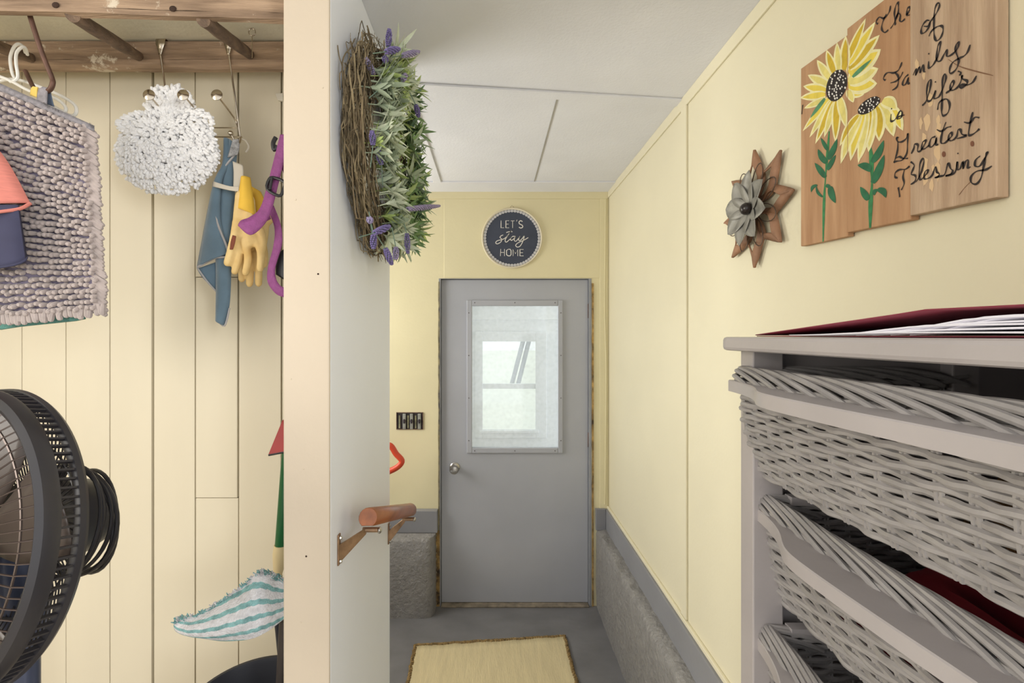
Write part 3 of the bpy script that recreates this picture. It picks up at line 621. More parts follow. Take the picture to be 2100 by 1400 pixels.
# ---------------------------------------------------------------- chenille towel
M_chen = mat('mauve_chenille', rgb(182, 168, 162), .95, var=.12, vscale=40, sheen=.3)
M_cback = mat('mauve_backing', rgb(112, 104, 122), .95, var=.1)
M_tab = mat('heather_band', rgb(150, 145, 148), .9, var=.2, vscale=120)
ch = thing('chenille_towel', 'mauve grey chenille noodle towel hanging from the iron hook', 'towel', P(110, 665, 1.13))
YT = 1.13
TLc, TRc, BRc, BLc = (-60, 150), (193, 262), (216, 640), (-40, 662)
def tq(s, t):
    a = (TLc[0]+(TRc[0]-TLc[0])*s, TLc[1]+(TRc[1]-TLc[1])*s); b = (BLc[0]+(BRc[0]-BLc[0])*s, BLc[1]+(BRc[1]-BLc[1])*s)
    return (a[0]+(b[0]-a[0])*t, a[1]+(b[1]-a[1])*t)
rows = [[P(*tq(j/14*.94, i/20), YT+.004*math.sin(j*.8)+.003*math.sin(i*.7)) for j in range(15)] for i in range(21)]
mk(MB().grid(rows), 'backing', M_cback, ch, solid=.005)
nood = MB().capsule((0, 0, 0), (.0, -.010, -.003), .0054, .0062, 8, 2)
proto = None; rest = MB(); cnt = 0; spots = []
nr, ncol = 33, 21
for i in range(nr):
    for j in range(ncol):
        u, v = tq((j+.5+(.5 if i % 2 else 0)*.6)/(ncol+1), (i+.9)/(nr+1)); u += R_.uniform(-1.6, 1.6); v += R_.uniform(-1.6, 1.6)
        if u < -14: continue
        spots.append((u, v))
R_.shuffle(spots)
for k, (u, v) in enumerate(spots):
    p = P(u, v, YT-.004+R_.uniform(-.003, .002)); rot = Matrix.Rotation(R_.uniform(-.35, .35), 4, 'Z') @ Matrix.Rotation(R_.uniform(-.25, .3), 4, 'X')
    if k < 285:
        if proto is None:
            proto = mk(nood, 'noodle', M_chen, ch); proto.data.transform(Matrix.Translation(wloc(ch))); o = proto
        else: o = proto.copy(); COL.objects.link(o); o.parent = ch
        o.matrix_local = Matrix.Translation(p-wloc(ch)) @ rot
    else:
        mm = Matrix.Translation(p) @ rot; rest.add([mm @ q for q in nood.v], nood.f)
for i in range(46):                                           # long fringe noodles down the edge
    t = (i+.5)/46; u, v = tq(1, t)
    p = P(u-20+R_.uniform(-2, 2), v-8, YT-.006); q = P(u+1+R_.uniform(-3, 4), v+6+R_.uniform(-2, 3), YT-.002)
    rest.capsule(p, q, .0052, .0062, 7, 2)
for i in range(30):
    u, v = tq((i+.5)/30, 1); p = P(u, v-14, YT-.008); q = P(u+R_.uniform(-5, 8), v+2+R_.uniform(-3, 5), YT-.006)
    if u > -14: rest.capsule(p, q, .0055, .0065, 7, 2)
st = mk(rest, 'noodle_pile', M_chen, ch); st['kind'] = 'stuff'
bt = [P(*tq(j/14, -.012), YT-.006) for j in range(15)]; bt2 = [P(*tq(j/14, .02), YT-.009) for j in range(15)]
mk(MB().grid([bt, bt2]), 'top_band', M_tab, ch, solid=.002)
mb = MB()                                                     # small woven lettering on the band
GL = {'N': [[(0, 0), (0, 1), (.6, 0), (.6, 1)]], 'o': [[(0, .3), (.1, .6), (.4, .6), (.5, .3), (.4, 0), (.1, 0), (0, .3)]], 'r': [[(0, 0), (0, .6)], [(0, .4), (.2, .6), (.4, .6)]], 'w': [[(0, .6), (.15, 0), (.3, .6), (.45, 0), (.6, .6)]], 'e': [[(0, .3), (.5, .3), (.4, .6), (.1, .6), (0, .3), (.1, 0), (.5, .05)]], 'x': [[(0, 0), (.5, .6)], [(0, .6), (.5, 0)]]}
def word_y(txt, u0, v0, du, dv, h, y):
    cx = 0
    for c in txt:
        for stq in GL[c]:
            stroke_y(mb, [P(u0+du*(cx+a)-dv*b*-.0, v0+dv*(cx+a)-h*b, y) for a, b in stq], y, .0011, 0)
        cx += .85
word_y('Norwex', 90, 217, 6.6, 2.9, 8, YT-.0125); word_y('Nor', 184, 258, 5, 2.2, 7, YT-.0125)
mk(mb, 'lettering', M_blk, ch, sm=False)
mk(sheet([P(62, 195, 1.135), P(64, 182, 1.128), P(68, 177, 1.125)], [P(76, 200, 1.13), P(77, 184, 1.126), P(78, 179, 1.125)], 4), 'hanging_tag', mat('yellow_tag', rgb(222, 190, 96), .8), ch, solid=.002)
mk(sheet([P(76, 205, 1.125), P(79, 185, 1.12), P(88, 178, 1.118)], [P(96, 214, 1.12), P(97, 196, 1.118), P(98, 180, 1.118)], 4), 'hanging_tag', M_tab, ch, solid=.002)
mk(sheet([P(97, 214, 1.135), P(98, 196, 1.13), P(99, 182, 1.128)], [P(111, 219, 1.135), P(106, 200, 1.13), P(103, 184, 1.128)], 4), 'hanging_tag', mat('blue_tag', rgb(98, 110, 128), .8), ch, solid=.002)
# teal towel behind it
M_teal = mat('teal_terry', rgb(104, 158, 148), .95, var=.2, vscale=50, bump=.5, bscale=160)
rows = [[P(-60+232*j/12, 560+110*i/6+(0 if i < 6 else (0, 2, 5, 6, 3, 0, -2, -4, -6, -8, -10, -12, -16)[j]), 1.155+.003*math.sin(j)) for j in range(13)] for i in range(7)]
tag(mk(MB().grid(rows), 'terry_towel', M_teal, solid=.012), 'teal terry towel showing below the hem of the chenille towel', 'towel')
# ---------------------------------------------------------------- shirts at the edge
M_cor = mat('coral_knit', rgb(216, 132, 118), .9, var=.08, vscale=40, stretch=(1, 1, 8))
M_nvy = mat('navy_knit', rgb(62, 62, 86), .9, var=.08, vscale=20)
cs = thing('coral_shirt', 'coral knit shirt sleeve hanging over the chenille towel', 'shirt', P(-60, 430, 1.06))
mk(sheet([P(-150, 200, 1.05), P(-150, 300, 1.05), P(-150, 445, 1.05)], [P(-40, 262, 1.06), P(18, 335, 1.075), P(62, 416, 1.085)], 8, .03, 10), 'sleeve', M_cor, cs, solid=.004)
mk(MB().tube(smooth([P(-150, 446, 1.05), P(-60, 440, 1.03), P(0, 434, 1.045), P(40, 428, 1.065), P(62, 417, 1.085)], 5), .004, 8, flat=1), 'hem', M_cor, cs)
ns_ = thing('navy_shirt', 'navy blue shirt sleeve hanging below the coral sleeve', 'shirt', P(-60, 555, 1.075))
mb = MB(); rows = []
for i in range(13):
    t = i/12; cu = -40+4*t; cv = 420+108*t; hw = 78+12*t; hd = .014+.012*t
    rows.append([P(cu+hw*math.cos(a), cv+(18 if i == 12 else 18*t)*-math.sin(a)*1.2, 1.066+hd*-math.sin(a)*-1) for a in [2*PI*j/24 for j in range(25)]])
mk(MB().grid(rows), 'sleeve', M_nvy, ns_, solid=.003)
mk(MB().tube(rows[-1][:-1], .003, 6, True), 'cuff_hem', M_nvy, ns_)
# ---------------------------------------------------------------- pedestal fan
M_fan = mat('dark_fan_plastic', rgb(44, 42, 45), .36, var=.1, vscale=8, spec=.5)
M_fwire = mat('fan_guard_wire', rgb(92, 80, 74), .3, .6, var=.1)
M_blade = mat('smoked_blade', rgb(84, 72, 64), .35, var=.1)
M_pole = mat('blue_grey_pole', rgb(66, 72, 92), .35, .3, var=.05)
fc = Vector((-.870, .78, CZ-406*.78/F)); fn = Vector((-.30, -.954, 0)).normalized(); ft = Vector((.954, -.30, 0)).normalized(); fz = Vector((0, 0, 1))
tl = math.radians(9); fn = (fn*math.cos(tl)+fz*math.sin(tl)).normalized(); fz = ft.cross(fn)*-1
if fz.z < 0: fz = -fz
RF = .243
fan = thing('pedestal_fan', 'dark plastic pedestal fan with round guard and cord wound on its motor', 'fan', (fc.x+.02, fc.y+.05, 0))
def fp(r, a, h): return fc+(ft*math.cos(a)+fz*math.sin(a))*r+fn*h
mk(MB().lathe([(RF-.012, -.006), (RF, -.006), (RF+.004, 0), (RF+.003, .008), (RF-.004, .010), (RF-.012, .008)], fc, fn, 120, closed=True), 'rear_rim', M_fan, fan)
mk(MB().lathe([(RF-.014, .034), (RF+.002, .032), (RF+.004, .040), (RF+.001, .054), (RF-.008, .060), (RF-.016, .056)], fc, fn, 120, closed=True), 'front_ring', M_fan, fan)
proto = None; NS = 104
rotM = Matrix((ft.to_4d(), fz.to_4d(), fn.to_4d(), (0, 0, 0, 1))).transposed(); 
for c_ in range(3): rotM[3][c_] = 0
rotM = rotM.to_3x3().to_4x4()
for i in range(NS):
    a = 2*PI*i/NS
    if proto is None:
        mb = MB().prism([(RF-.005, -.0017, .004), (RF-.005, .0017, .004), (RF-.005, .0037, .036), (RF-.005, .0003, .036)], (.006, 0, 0))
        proto = mk(mb, 'guard_slat', M_fan, fan, sm=False); proto.data.transform(Matrix.Translation(wloc(fan))); o = proto
    else: o = proto.copy(); COL.objects.link(o); o.parent = fan
    o.matrix_local = Matrix.Translation(fc-wloc(fan)) @ rotM @ Matrix.Rotation(a, 4, 'Z')
mb = MB(); mb2 = MB()
for i in range(88):
    a = 2*PI*i/88
    mb.tube([fp(RF-.012, a, .052), fp(.215, a, .066), fp(.16, a, .080), fp(.09, a, .090), fp(.045, a, .094)], .0013, 5)
    mb2.tube([fp(RF-.008, a, 0), fp(.215, a+.02, -.018), fp(.15, a+.08, -.045), fp(.085, a+.15, -.06)], .0013, 5)
for r, h in ((.215, .066), (.125, .086)): mb.tube([fp(r, 2*PI*j/80, h-.0015) for j in range(80)], .0018, 5, True)
for r, h in ((.215, -.018), (.15, -.045)): mb2.tube([fp(r, 2*PI*j/80, h) for j in range(80)], .002, 5, True)
mk(mb, 'front_grille', M_fwire, fan); mk(mb2, 'rear_grille', M_fan, fan)
mk(MB().lathe([(.046, 0), (.046, .008), (.038, .014), (0, .016)], fc+fn*.09, fn, 32), 'grille_badge', M_fan, fan)
for k in range(5):
    rows = []
    for i in range(9):
        r = .04+.185*i/8; rows.append([fp(r, 2*PI*k/5+(-.42+.84*j/6)*(1.05-.2*i/8)+.35*i/8, .020+.020*(j-3)/3*(.6+.4*i/8)) for j in range(7)])
    mk(MB().grid(rows), 'blade', M_blade, fan, solid=.002)
mk(MB().lathe([(.0, .045), (.035, .043), (.045, .03), (.045, -.02), (0, -.02)], fc, fn, 32), 'hub', M_fan, fan)
mot = mk(MB().lathe([(.0, -.055), (.085, -.055), (.088, -.065), (.078, -.10), (.072, -.145), (.06, -.172), (.03, -.182), (0, -.184)], fc, fn, 40), 'motor_housing', M_fan, fan)
kn = fp(.075, PI/2, -.10)
mk(MB().lathe([(.006, -.01), (.006, .02), (.013, .021), (.013, .025), (0, .026)], kn, (0, 0, 1), 16), 'oscillation_knob', M_fan, mot)
for k in range(7):
    h = -.10-.009*k+R_.uniform(-.004, .004); r0 = .092+R_.uniform(0, .014)
    mk(MB().tube([fp(r0+.012*math.sin(a+1.2+k*.3)-.004*math.cos(3*a+k), a, h-.02*math.cos(a+.4*k)*.5) for a in [2*PI*j/40 for j in range(40)]], .0038, 8, True), 'cord_loop', M_blk, mot)
pp = fc-fn*.055; pp = Vector((pp.x, pp.y, 0))
mk(MB().lathe([(.021, .02), (.021, .66), (.026, .665), (.026, .70), (.034, .73), (.036, .86), (.028, .90)], pp, (0, 0, 1), 24), 'pole', M_pole, fan)
mk(MB().lathe([(.19, 0), (.195, .012), (.17, .028), (.04, .045), (.026, .06), (0, .06)], pp, (0, 0, 1), 48), 'base', M_fan, fan)
# ---------------------------------------------------------------- bucket, mop, broom, dustpan
bk = thing('bucket', 'black plastic bucket on the closet floor beside the post', 'bucket', (-.62, 1.18, 0))
bz_ = .305; M_bk = mat('black_bucket_plastic', rgb(44, 44, 50), .5, var=.15)
mk(MB().lathe([(0, 0), (.125, 0), (.163, bz_-.02), (.168, bz_-.018), (.168, bz_), (.160, bz_), (.157, bz_-.01), (.121, .01), (0, .01)], (-.62, 1.18, 0), (0, 0, 1), 64), 'pail', M_bk, bk)
mk(MB().tube([(-.62+.17*math.cos(t), 1.18-.06*abs(math.sin(t)), bz_-.03-.11*abs(math.sin(t))) for t in [PI+PI*i/20*1.0 for i in range(21)]], .003, 8), 'bail', M_steel, bk)
dm = thing('dust_mop', 'upturned dust mop with teal and white striped pad standing in the bucket', 'mop', (-.60, 1.2, .02))
mk(MB().tube([(-.585, 1.20, .02), P(577, 1385, 1.20), P(583, 1270, 1.185)], .0125, 12), 'pole', mat('dark_pole', rgb(74, 66, 62), .5, var=.15), dm)
M_padw = mat('white_terry_pad', rgb(226, 224, 226), .95, var=.14, vscale=60, bump=.6, bscale=220)
M_padt = mat('teal_terry_pad', rgb(146, 194, 194), .95, var=.25, vscale=60, bump=.6, bscale=220)
top = smooth([P(365, 1272, 1.15), P(372, 1268, 1.15), P(405, 1262, 1.15), P(450, 1236, 1.16), P(500, 1202, 1.17), P(528, 1178, 1.175), P(545, 1172, 1.18), P(566, 1182, 1.185), P(590, 1190, 1.19), P(622, 1196, 1.20)], 18)
bot = smooth([P(364, 1278, 1.15), P(374, 1291, 1.15), P(405, 1300, 1.145), P(450, 1308, 1.135), P(490, 1308, 1.13), P(520, 1304, 1.13), P(545, 1293, 1.135), P(565, 1280, 1.145), P(590, 1262, 1.16), P(622, 1240, 1.18)], 18)
nn_ = 13; rows = []
for i in range(nn_*9+1):
    t = i/(nn_*9); row = []
    for j in range(len(top)):
        q = top[j].lerp(bot[j], t); sj = j/(len(top)-1)
        row.append(q+Vector((0, -.035*math.sin(PI*t)*math.sin(PI*min(1, sj*1.1+.02)), .0)))
    rows.append(row)
mb = MB(); nc = len(top)
mb.v = [p for r in rows for p in r]
for i in range(nn_*9):
    for j in range(nc-1):
        # stripes run slantwise across the pad
        w_ = (i/3-j*.10+40+.25*math.sin(j*.5))/4.4
        mb.f.append([i*nc+j, i*nc+j+1, (i+1)*nc+j+1, (i+1)*nc+j]); mb.m.append(1 if (w_ % 2) < .72 else 0)
mk(mb, 'pad', [M_padw, M_padt], dm, solid=.012)
rg = random.Random(3); mbt = MB(); mbw = MB()
for j in range(0, nc-1):
    for k in range(3):
        p = top[j].lerp(top[j+1], rg.random())+Vector((0, rg.uniform(-.01, .004), rg.uniform(-.006, .002)))
        q = p+Vector((rg.uniform(-.008, .005), rg.uniform(-.01, .004), rg.uniform(.002, .012)))
        (mbt if (j//9) % 2 == 0 else mbw).tube([p, p.lerp(q, .5)+Vector((rg.uniform(-.003, .003), 0, 0)), q], [.0018, .0016, .001], 4)
o = mk(mbt, 'fringe', M_padt, dm); o['kind'] = 'stuff'; o = mk(mbw, 'fringe', M_padw, dm); o['kind'] = 'stuff'
gb = thing('broom', 'broom with green handle and cream wooden ferrule standing behind the striped mop', 'broom', (-.62, 1.39, 0))
def rod(name, pts, rs, m, par, n=16): return mk(MB().tube(pts, rs, n), name, m, par)
g = [P(576, 1117, 1.375), P(587, 930, 1.38), P(601, 700, 1.39), P(616, 420, 1.40)]
rod('handle', g, [.017, .013, .0115, .011], mat('green_lacquer', rgb(10, 92, 44), .3, var=.1), gb)
rod('ferrule', [P(576, 1117, 1.375), P(574, 1135, 1.375), P(572, 1160, 1.374), P(570, 1178, 1.374), P(570, 1190, 1.374), P(568, 1240, 1.372)], [.019, .0205, .0165, .0115, .013, .013], mat('cream_ferrule', rgb(224, 204, 158), .45, var=.05), gb)
rod('lower_stick', [P(568, 1240, 1.372), (-.62, 1.39, .05)], [.012, .012], M_bk, gb)
mk(MB().prism([(-.73, 1.375, 0), (-.51, 1.375, 0), (-.56, 1.375, .07), (-.68, 1.375, .07)], (0, .03, 0)), 'brush_head', M_bk, gb, bevel=.004)
dp = thing('dustpan', 'red metal dustpan with dark lip hanging on the partition behind the broom', 'dustpan', P(570, 935, 1.33))
M_pan = mat('red_enamel', rgb(168, 34, 26), .4, var=.15)
a0, a1, a2, a3 = P(580, 862, 1.29), P(551, 933, 1.25), P(588, 926, 1.25), P(600, 860, 1.31)
mk(MB().add([a0, a1, a2, a3], [(0, 1, 2, 3)]), 'pan', M_pan, dp, sm=False, solid=.003)
mk(MB().add([a0, a1, a1+Vector((.004, .05, .01)), a0+Vector((.004, .06, .01))], [(0, 1, 2, 3)]), 'side', M_pan, dp, sm=False, solid=.003)
mk(MB().tube([a1, a2], .0028, 6), 'lip', M_blk, dp)
mk(MB().tube([(a0+a3)/2, Vector((-.456, 1.325, a0.z+.15))], .008, 10), 'handle', M_pan, dp)
# ---------------------------------------------------------------- wreath
M_twig = [mat('twig_brown', rgb(140, 122, 94), .85, var=.2, vscale=40), mat('twig_dark', rgb(108, 94, 70), .85, var=.2, vscale=40), mat('twig_pale', rgb(166, 148, 114), .85, var=.2, vscale=40)]
M_leaf = [mat('leaf_sage', rgb(176, 190, 160), .55, var=.15, vscale=30), mat('leaf_lime', rgb(182, 202, 122), .5, var=.15, vscale=30), mat('leaf_mid', rgb(130, 162, 104), .55, var=.15, vscale=30), mat('leaf_pale', rgb(212, 220, 190), .55, var=.12, vscale=30), mat('leaf_deep', rgb(112, 142, 108), .55, var=.15, vscale=30)]
M_lav = [mat('lavender_violet', rgb(126, 114, 166), .8, var=.2, vscale=60), mat('lavender_pale', rgb(170, 158, 194), .8, var=.2, vscale=60)]
M_stem = mat('dusty_green_stem', rgb(112, 134, 118), .7)
wc = Vector((-.300, 1.285, CZ+.505))
wr = thing('wreath', 'oval twig wreath with silvery green leaves and lavender sprigs on the pale partition', 'wreath', (XP+.01, 1.285, CZ+.22))
def wp(a, R, x): return Vector((x, wc.y+R*math.cos(a), wc.z+R*math.sin(a)*1.02))
rw = random.Random(11)
for grp in range(3):
    mb = MB()
    for k in range(330):
        a = rw.uniform(0, 2*PI); sp = rw.uniform(.3, 1.1)*rw.choice((1, -1)); R0 = rw.uniform(.18, .268); R1 = R0+rw.uniform(-.04, .035); xx = rw.uniform(-.342, -.285); x1 = min(max(xx+rw.uniform(-.02, .02), -.343), -.28)
        pts = []; ph = rw.uniform(0, 6); n = 9
        for i in range(n):
            t = i/(n-1); pts.append(wp(a+sp*t, R0+(R1-R0)*t+.007*math.sin(ph+7*t)+.0045*math.sin(ph*3+15*t)+(.03 if rw.random() < .04 else 0), xx+(x1-xx)*t+.005*math.sin(ph*2+6*t)))
            if pts[-1].x < XP+.003: pts[-1].x = XP+.003
        mb.tube(smooth(pts, 2), rw.choice((.0006, .0008, .0010, .0012, .0018)), 4)
    for k in range(90):                                       # loose twig ends
        a = rw.uniform(0, 2*PI); p = wp(a, rw.uniform(.24, .26), rw.uniform(-.335, -.30)); tg = Vector((0, -math.sin(a), math.cos(a)))*rw.choice((1, -1)); ra = Vector((0, math.cos(a), math.sin(a)))
        L_ = rw.uniform(.02, .075)
        if p.y+ (tg.y*.75+ra.y*.45)*L_ < .99: continue
        mb.tube([p, p+tg*L_*.5+ra*L_*.12, p+tg*L_*.75+ra*L_*.45+Vector((rw.uniform(0, .015), 0, 0))], [.0013, .001, .0006], 5)
    mk(mb, 'twig_bundle', M_twig[grp], wr)['kind'] = 'stuff'
def leaf(mb, p, d, L_, wd, up):
    d = d.normalized(); s_ = d.cross(up)
    s_ = s_.normalized() if s_.length > 1e-4 else frame(d)[0]
    nrm = s_.cross(d).normalized(); k = 6; rows = []
    for i in range(k+1):
        t = i/k; ww = wd*math.sin(PI*min(1, (t*.93+.05)))**.8*(1-.25*t); c = p+d*L_*t-nrm*L_*.18*t*t
        rows.append([c-s_*ww+nrm*ww*.3, c, c+s_*ww+nrm*ww*.3])
    mb.grid(rows)
def sprig(p, d, nl, L_, m):
    mb = MB(); d = d.normalized(); e1, e2 = frame(d)
    for i in range(nl):
        a = i*2.4+rw.uniform(-.3, .3); sp = rw.uniform(.35, 1.05)
        dr = d*math.cos(sp)+(e1*math.cos(a)+e2*math.sin(a))*math.sin(sp)
        leaf(mb, p+d*L_*.25*(i/nl), dr, L_*rw.uniform(.75, 1.15), L_*rw.uniform(.085, .125), d)
    mb.tube([p-d*.02, p+d*L_*.3], .0014, 5)
    for v in mb.v:
        if v.x < XP+.002: v.x = XP+.002
    mk(mb, 'leaf_sprig', m, wr)
for k in range(210):
    a = 2*PI*k/210*1.0+rw.uniform(-.05, .05); Rr = rw.uniform(.15, .255); x = rw.uniform(-.298, -.25)
    # the side by the corner shows bare twigs, leaves gather on the hall face and far side
    near = math.cos(a) < -.35
    if near: Rr = rw.uniform(.16, .245); x = rw.uniform(-.288, -.255)
    p = wp(a, Rr, x); ra = Vector((0, math.cos(a), math.sin(a)))
    d = Vector((rw.uniform(.5, 1.0), 0, 0))+ra*rw.uniform(-.25, .75)+Vector((0, -.45+rw.uniform(-.3, .3), rw.uniform(-.3, .3)))
    if near: d = Vector((.9, 0, 0))+ra*rw.uniform(-.5, .0)
    far = math.cos(a) > .2
    m = rw.choice([M_leaf[2], M_leaf[1], M_leaf[4], M_leaf[2], M_leaf[0]] if far else [M_leaf[0], M_leaf[3], M_leaf[1], M_leaf[0], M_leaf[3]])
    sprig(p, d, rw.randint(8, 12), rw.uniform(.042, .068), m)
def lav(p0, p1, pale):
    d = (p1-p0); L_ = d.length; d.normalize(); e1, e2 = frame(d)
    st_ = mk(MB().tube([p0-d*.05+Vector((-.01, 0, 0)), p0, p1], [.0012, .0012, .0008], 5), 'lavender_stem', M_stem, wr)
    mb = MB(); n = int(L_/.0062)+3
    for i in range(n):
        t = i/n; rr = .0068*math.sin(PI*(.2+.72*t))
        for q in range(6):
            a = i*1.3+q*PI/3; c = p0+d*L_*t+(e1*math.cos(a)+e2*math.sin(a))*rr*.9
            mb.ball(c, rw.uniform(.0021, .0030), 5, 3)
    mk(mb, 'lavender_flower', M_lav[pale], st_)
for (X0, Y0, X1, Y1, x, pl) in ((340, 185, 347, 95, -.25, 0), (330, 215, 400, 200, -.235, 0), (415, 235, 500, 215, -.22, 1), (265, 330, 222, 240, -.285, 1), (298, 405, 350, 330, -.262, 1), (482, 490, 498, 553, -.205, 0), (262, 690, 256, 615, -.27, 0), (305, 790, 280, 695, -.262, 0), (440, 1022, 605, 1005, -.215, 1), (272, 1142, 350, 1108, -.25, 0), (265, 1150, 265, 1232, -.265, 0), (328, 1228, 360, 1310, -.24, 0), (380, 1220, 380, 1285, -.232, 1), (436, 1150, 442, 1255, -.222, 0), (250, 1090, 240, 1060, -.27, 1), (330, 265, 318, 240, -.25, 0), (415, 360, 430, 330, -.22, 1)):
    q0 = PX(660+X0*.4, 20+Y0*.4, x); q1 = PX(660+X1*.4, 20+Y1*.4, x); q1.y = q0.y+(q1.y-q0.y)*.5
    q1 = P(660+X1*.4, 20+Y1*.4, q1.y); lav(q0, q1, pl)
# ---------------------------------------------------------------- flower on the right wall
M_fw = mat('stained_petal_wood', rgb(162, 120, 90), .65, var=.22, vscale=10, stretch=(2, 2, 2), bump=.1)
M_fm = mat('galvanised_petal', rgb(160, 157, 148), .5, .3, var=.25, vscale=25)
M_fwr = mat('dark_petal_wire', rgb(104, 88, 76), .5, .6)
fcn = PX(1558, 428, XR); fl = thing('wall_flower', 'wall flower of brown wooden petals and grey metal petals with dark knob', 'wall decor', (XR-.002, fcn.y, fcn.z-.15))
def fw(a, r, h): return Vector((XR-.003-h, fcn.y-r*math.sin(a), fcn.z+r*math.cos(a)))      # a measured clockwise as seen from the hall
def petal_rows(a, r0, r1, wd, h0, h1, cup, k=8, m=4, hole=0):
    rows = []
    for i in range(k+1):
        t = i/k; r = r0+(r1-r0)*t; ww = wd*math.sin(PI*min(1, t*.92+.08))**.75
        rows.append([fw(a, r, h0+(h1-h0)*t+cup*abs(j-m/2)/(m/2)*math.sin(PI*t))+ (fw(a+PI/2, 1, 0)-fw(0, 0, 0))*ww*(j-m/2)/(m/2) for j in range(m+1)])
    return rows
for k in range(8):
    a = 2*PI*k/8+.0; r1 = .16
    tip = fw(a, r1, .016); ax = (fw(a, 1, 0)-fw(a, 0, 0)); sd = (fw(a+PI/2, 1, 0)-fw(a, 0, 0)); hh = Vector((-1, 0, 0))
    # an open wooden petal: two bent lobes around an oval hole
    def pt(r, s_, h): return Vector((XR-.003-h, fcn.y, fcn.z))+ax*r+sd*s_
    for sgn in (-1, 1):
        rows = []
        for i in range(11):
            t = i/10; r = .028+(r1-.028)*t; outer = .040*(math.sin(PI/2*(t+.12)/.52) if t < .40 else ((1-t)/.6)**.85)
            inner = .024*math.sin(PI*min(1, max(0, t-.05)/.6))**.8 if t < .65 else 0
            rows.append([pt(r, sgn*inner, .012+.006*math.sin(PI*t)), pt(r, sgn*(inner+outer)/2, .009+.004*t), pt(r, sgn*outer, .003+.005*t)])
        mk(MB().grid(rows), 'wood_petal', M_fw, fl, solid=.004)
    b_ = a+PI/8
    mk(MB().tube([fw(b_, .035, .02)]+[Vector((XR-.024, fcn.y, fcn.z))+(fw(b_, 1, 0)-fw(b_, 0, 0))*(.075+.042*math.cos(t))+(fw(b_+PI/2, 1, 0)-fw(b_, 0, 0))*.022*math.sin(t) for t in [PI+2*PI*i/16 for i in range(1, 16)]]+[fw(b_, .035, .02)], .0013, 6), 'wire_petal', M_fwr, fl)
for k in range(8):
    a = 2*PI*k/8+.25
    mk(MB().grid(petal_rows(a, .006, .1, .03, .024, .040, .010)), 'metal_petal', M_fm, fl, solid=.0012)
mk(MB().ball(fw(0, 0, .034), .0165, 16, 10), 'knob', mat('dark_knob', rgb(40, 32, 30), .25), fl)
mk(MB().tube([fw(0, 0, .0), fw(0, 0, .03)], .006, 10), 'post', M_fwr, fl)
# ---------------------------------------------------------------- painted plank sign
M_pl1 = mat('cedar_plank', rgb(192, 152, 114), .7, var=.16, vscale=10, stretch=(3, 5, .35), bump=.12, bscale=30, col2=rgb(166, 124, 88))
M_pl3 = mat('grey_pine_plank', rgb(198, 172, 144), .75, var=.2, vscale=11, stretch=(3, 5, .4), bump=.18, bscale=30, col2=rgb(166, 138, 112))
PXs = {0: .7135, 1: .7115, 2: .7095}
ps_ = thing('plank_sign', 'three plank wooden sign with painted sunflowers and black script about family', 'sign', (.72, .85, CZ+.195))
yb_ = [1.052, .9126, .773, .639]; zb0 = [.206, .2065, .2035]; zb1 = [.199, .197, .1945]; zt0 = [.6165, .615, .612]; zt1 = [.6035, .606, .604]
planks = []
for i in range(3):
    xf = PXs[i]; y0, y1 = yb_[i]-.0006, yb_[i+1]+.0006
    mb = MB().prism([(xf, y0, CZ+zb0[i]), (xf, y1, CZ+zb1[i]), (xf, y1, CZ+zt1[i]), (xf, y0, CZ+zt0[i])], (XR-.003-xf, 0, 0))
    planks.append(mk(mb, 'plank', (M_pl1, M_pl1, M_pl3)[i], ps_, sm=False, bevel=.0015))
lay = [0]
def pi_of(u): return 0 if u < 1739 else (1 if u < 1867 else 2)
def pw_(u, v, i=None, d=.0004):
    i = pi_of(u) if i is None else i
    return PX(u, v, PXs[i]-d)
def stroke(mb, px, wd, k=6, d=.0009, i=None, taper=True):
    p2 = smooth([Vector((u, v, 0)) for u, v in px], k); rows = []; n = len(p2); last = None
    q3 = [pw_(p.x, p.y, i, d) for p in p2]
    for j in range(n):
        dv = q3[min(j+1, n-1)]-q3[max(j-1, 0)]; dv.x = 0
        if dv.length < 1e-7: dv = Vector((0, 1, 0))
        dv.normalize(); s_ = Vector((0, dv.z, -dv.y)); ww = wd*(.85+.35*math.sin(j*.5+len(px)))*(.55 if taper and j in (0, n-1) else 1)
        rows.append([q3[j]-s_*ww/2, q3[j]+s_*ww/2])
    mb.grid(rows)
# petals, leaves, stems (painted, so flat on the planks)
def blob(u0, v0, u1, v1, hw, bend=0, n=9):
    ax = Vector((u1-u0, v1-v0)); L_ = ax.length; ax.normalize(); nx = Vector((-ax.y, ax.x)); a = []; b = []
    for i in range(n+1):
        t = i/n; ww = hw*(math.sin(PI*(t*.8+.2))**.8 if t < 1 else 0)*(1 if t > .05 else .8); c = Vector((u0, v0))+ax*L_*t+nx*bend*math.sin(PI*t)
        a.append(c+nx*ww); b.append(c-nx*ww)
    return a, b
def paint(a, b, m, name, d):
    lay[0] += 1; d = d+lay[0]*.000006
    for i in range(3):
        mb = MB(); ok = False
        lo = (0, 1739, 1867)[i]; hi = (1739, 1867, 9999)[i]
        rows = []
        for p, q in zip(a, b):
            cu = (p.x+q.x)/2
            pc_ = [min(max(x.x, lo), hi) for x in (p, q)]
            rows.append([pw_(pc_[0], p.y, i, d), pw_((pc_[0]+pc_[1])/2, (p.y+q.y)/2, i, d), pw_(pc_[1], q.y, i, d)])
        if max(x.x for x in a+b) <= lo or min(x.x for x in a+b) >= hi: continue
        mk(mb.grid(rows), name, m, planks[i], sm=False)
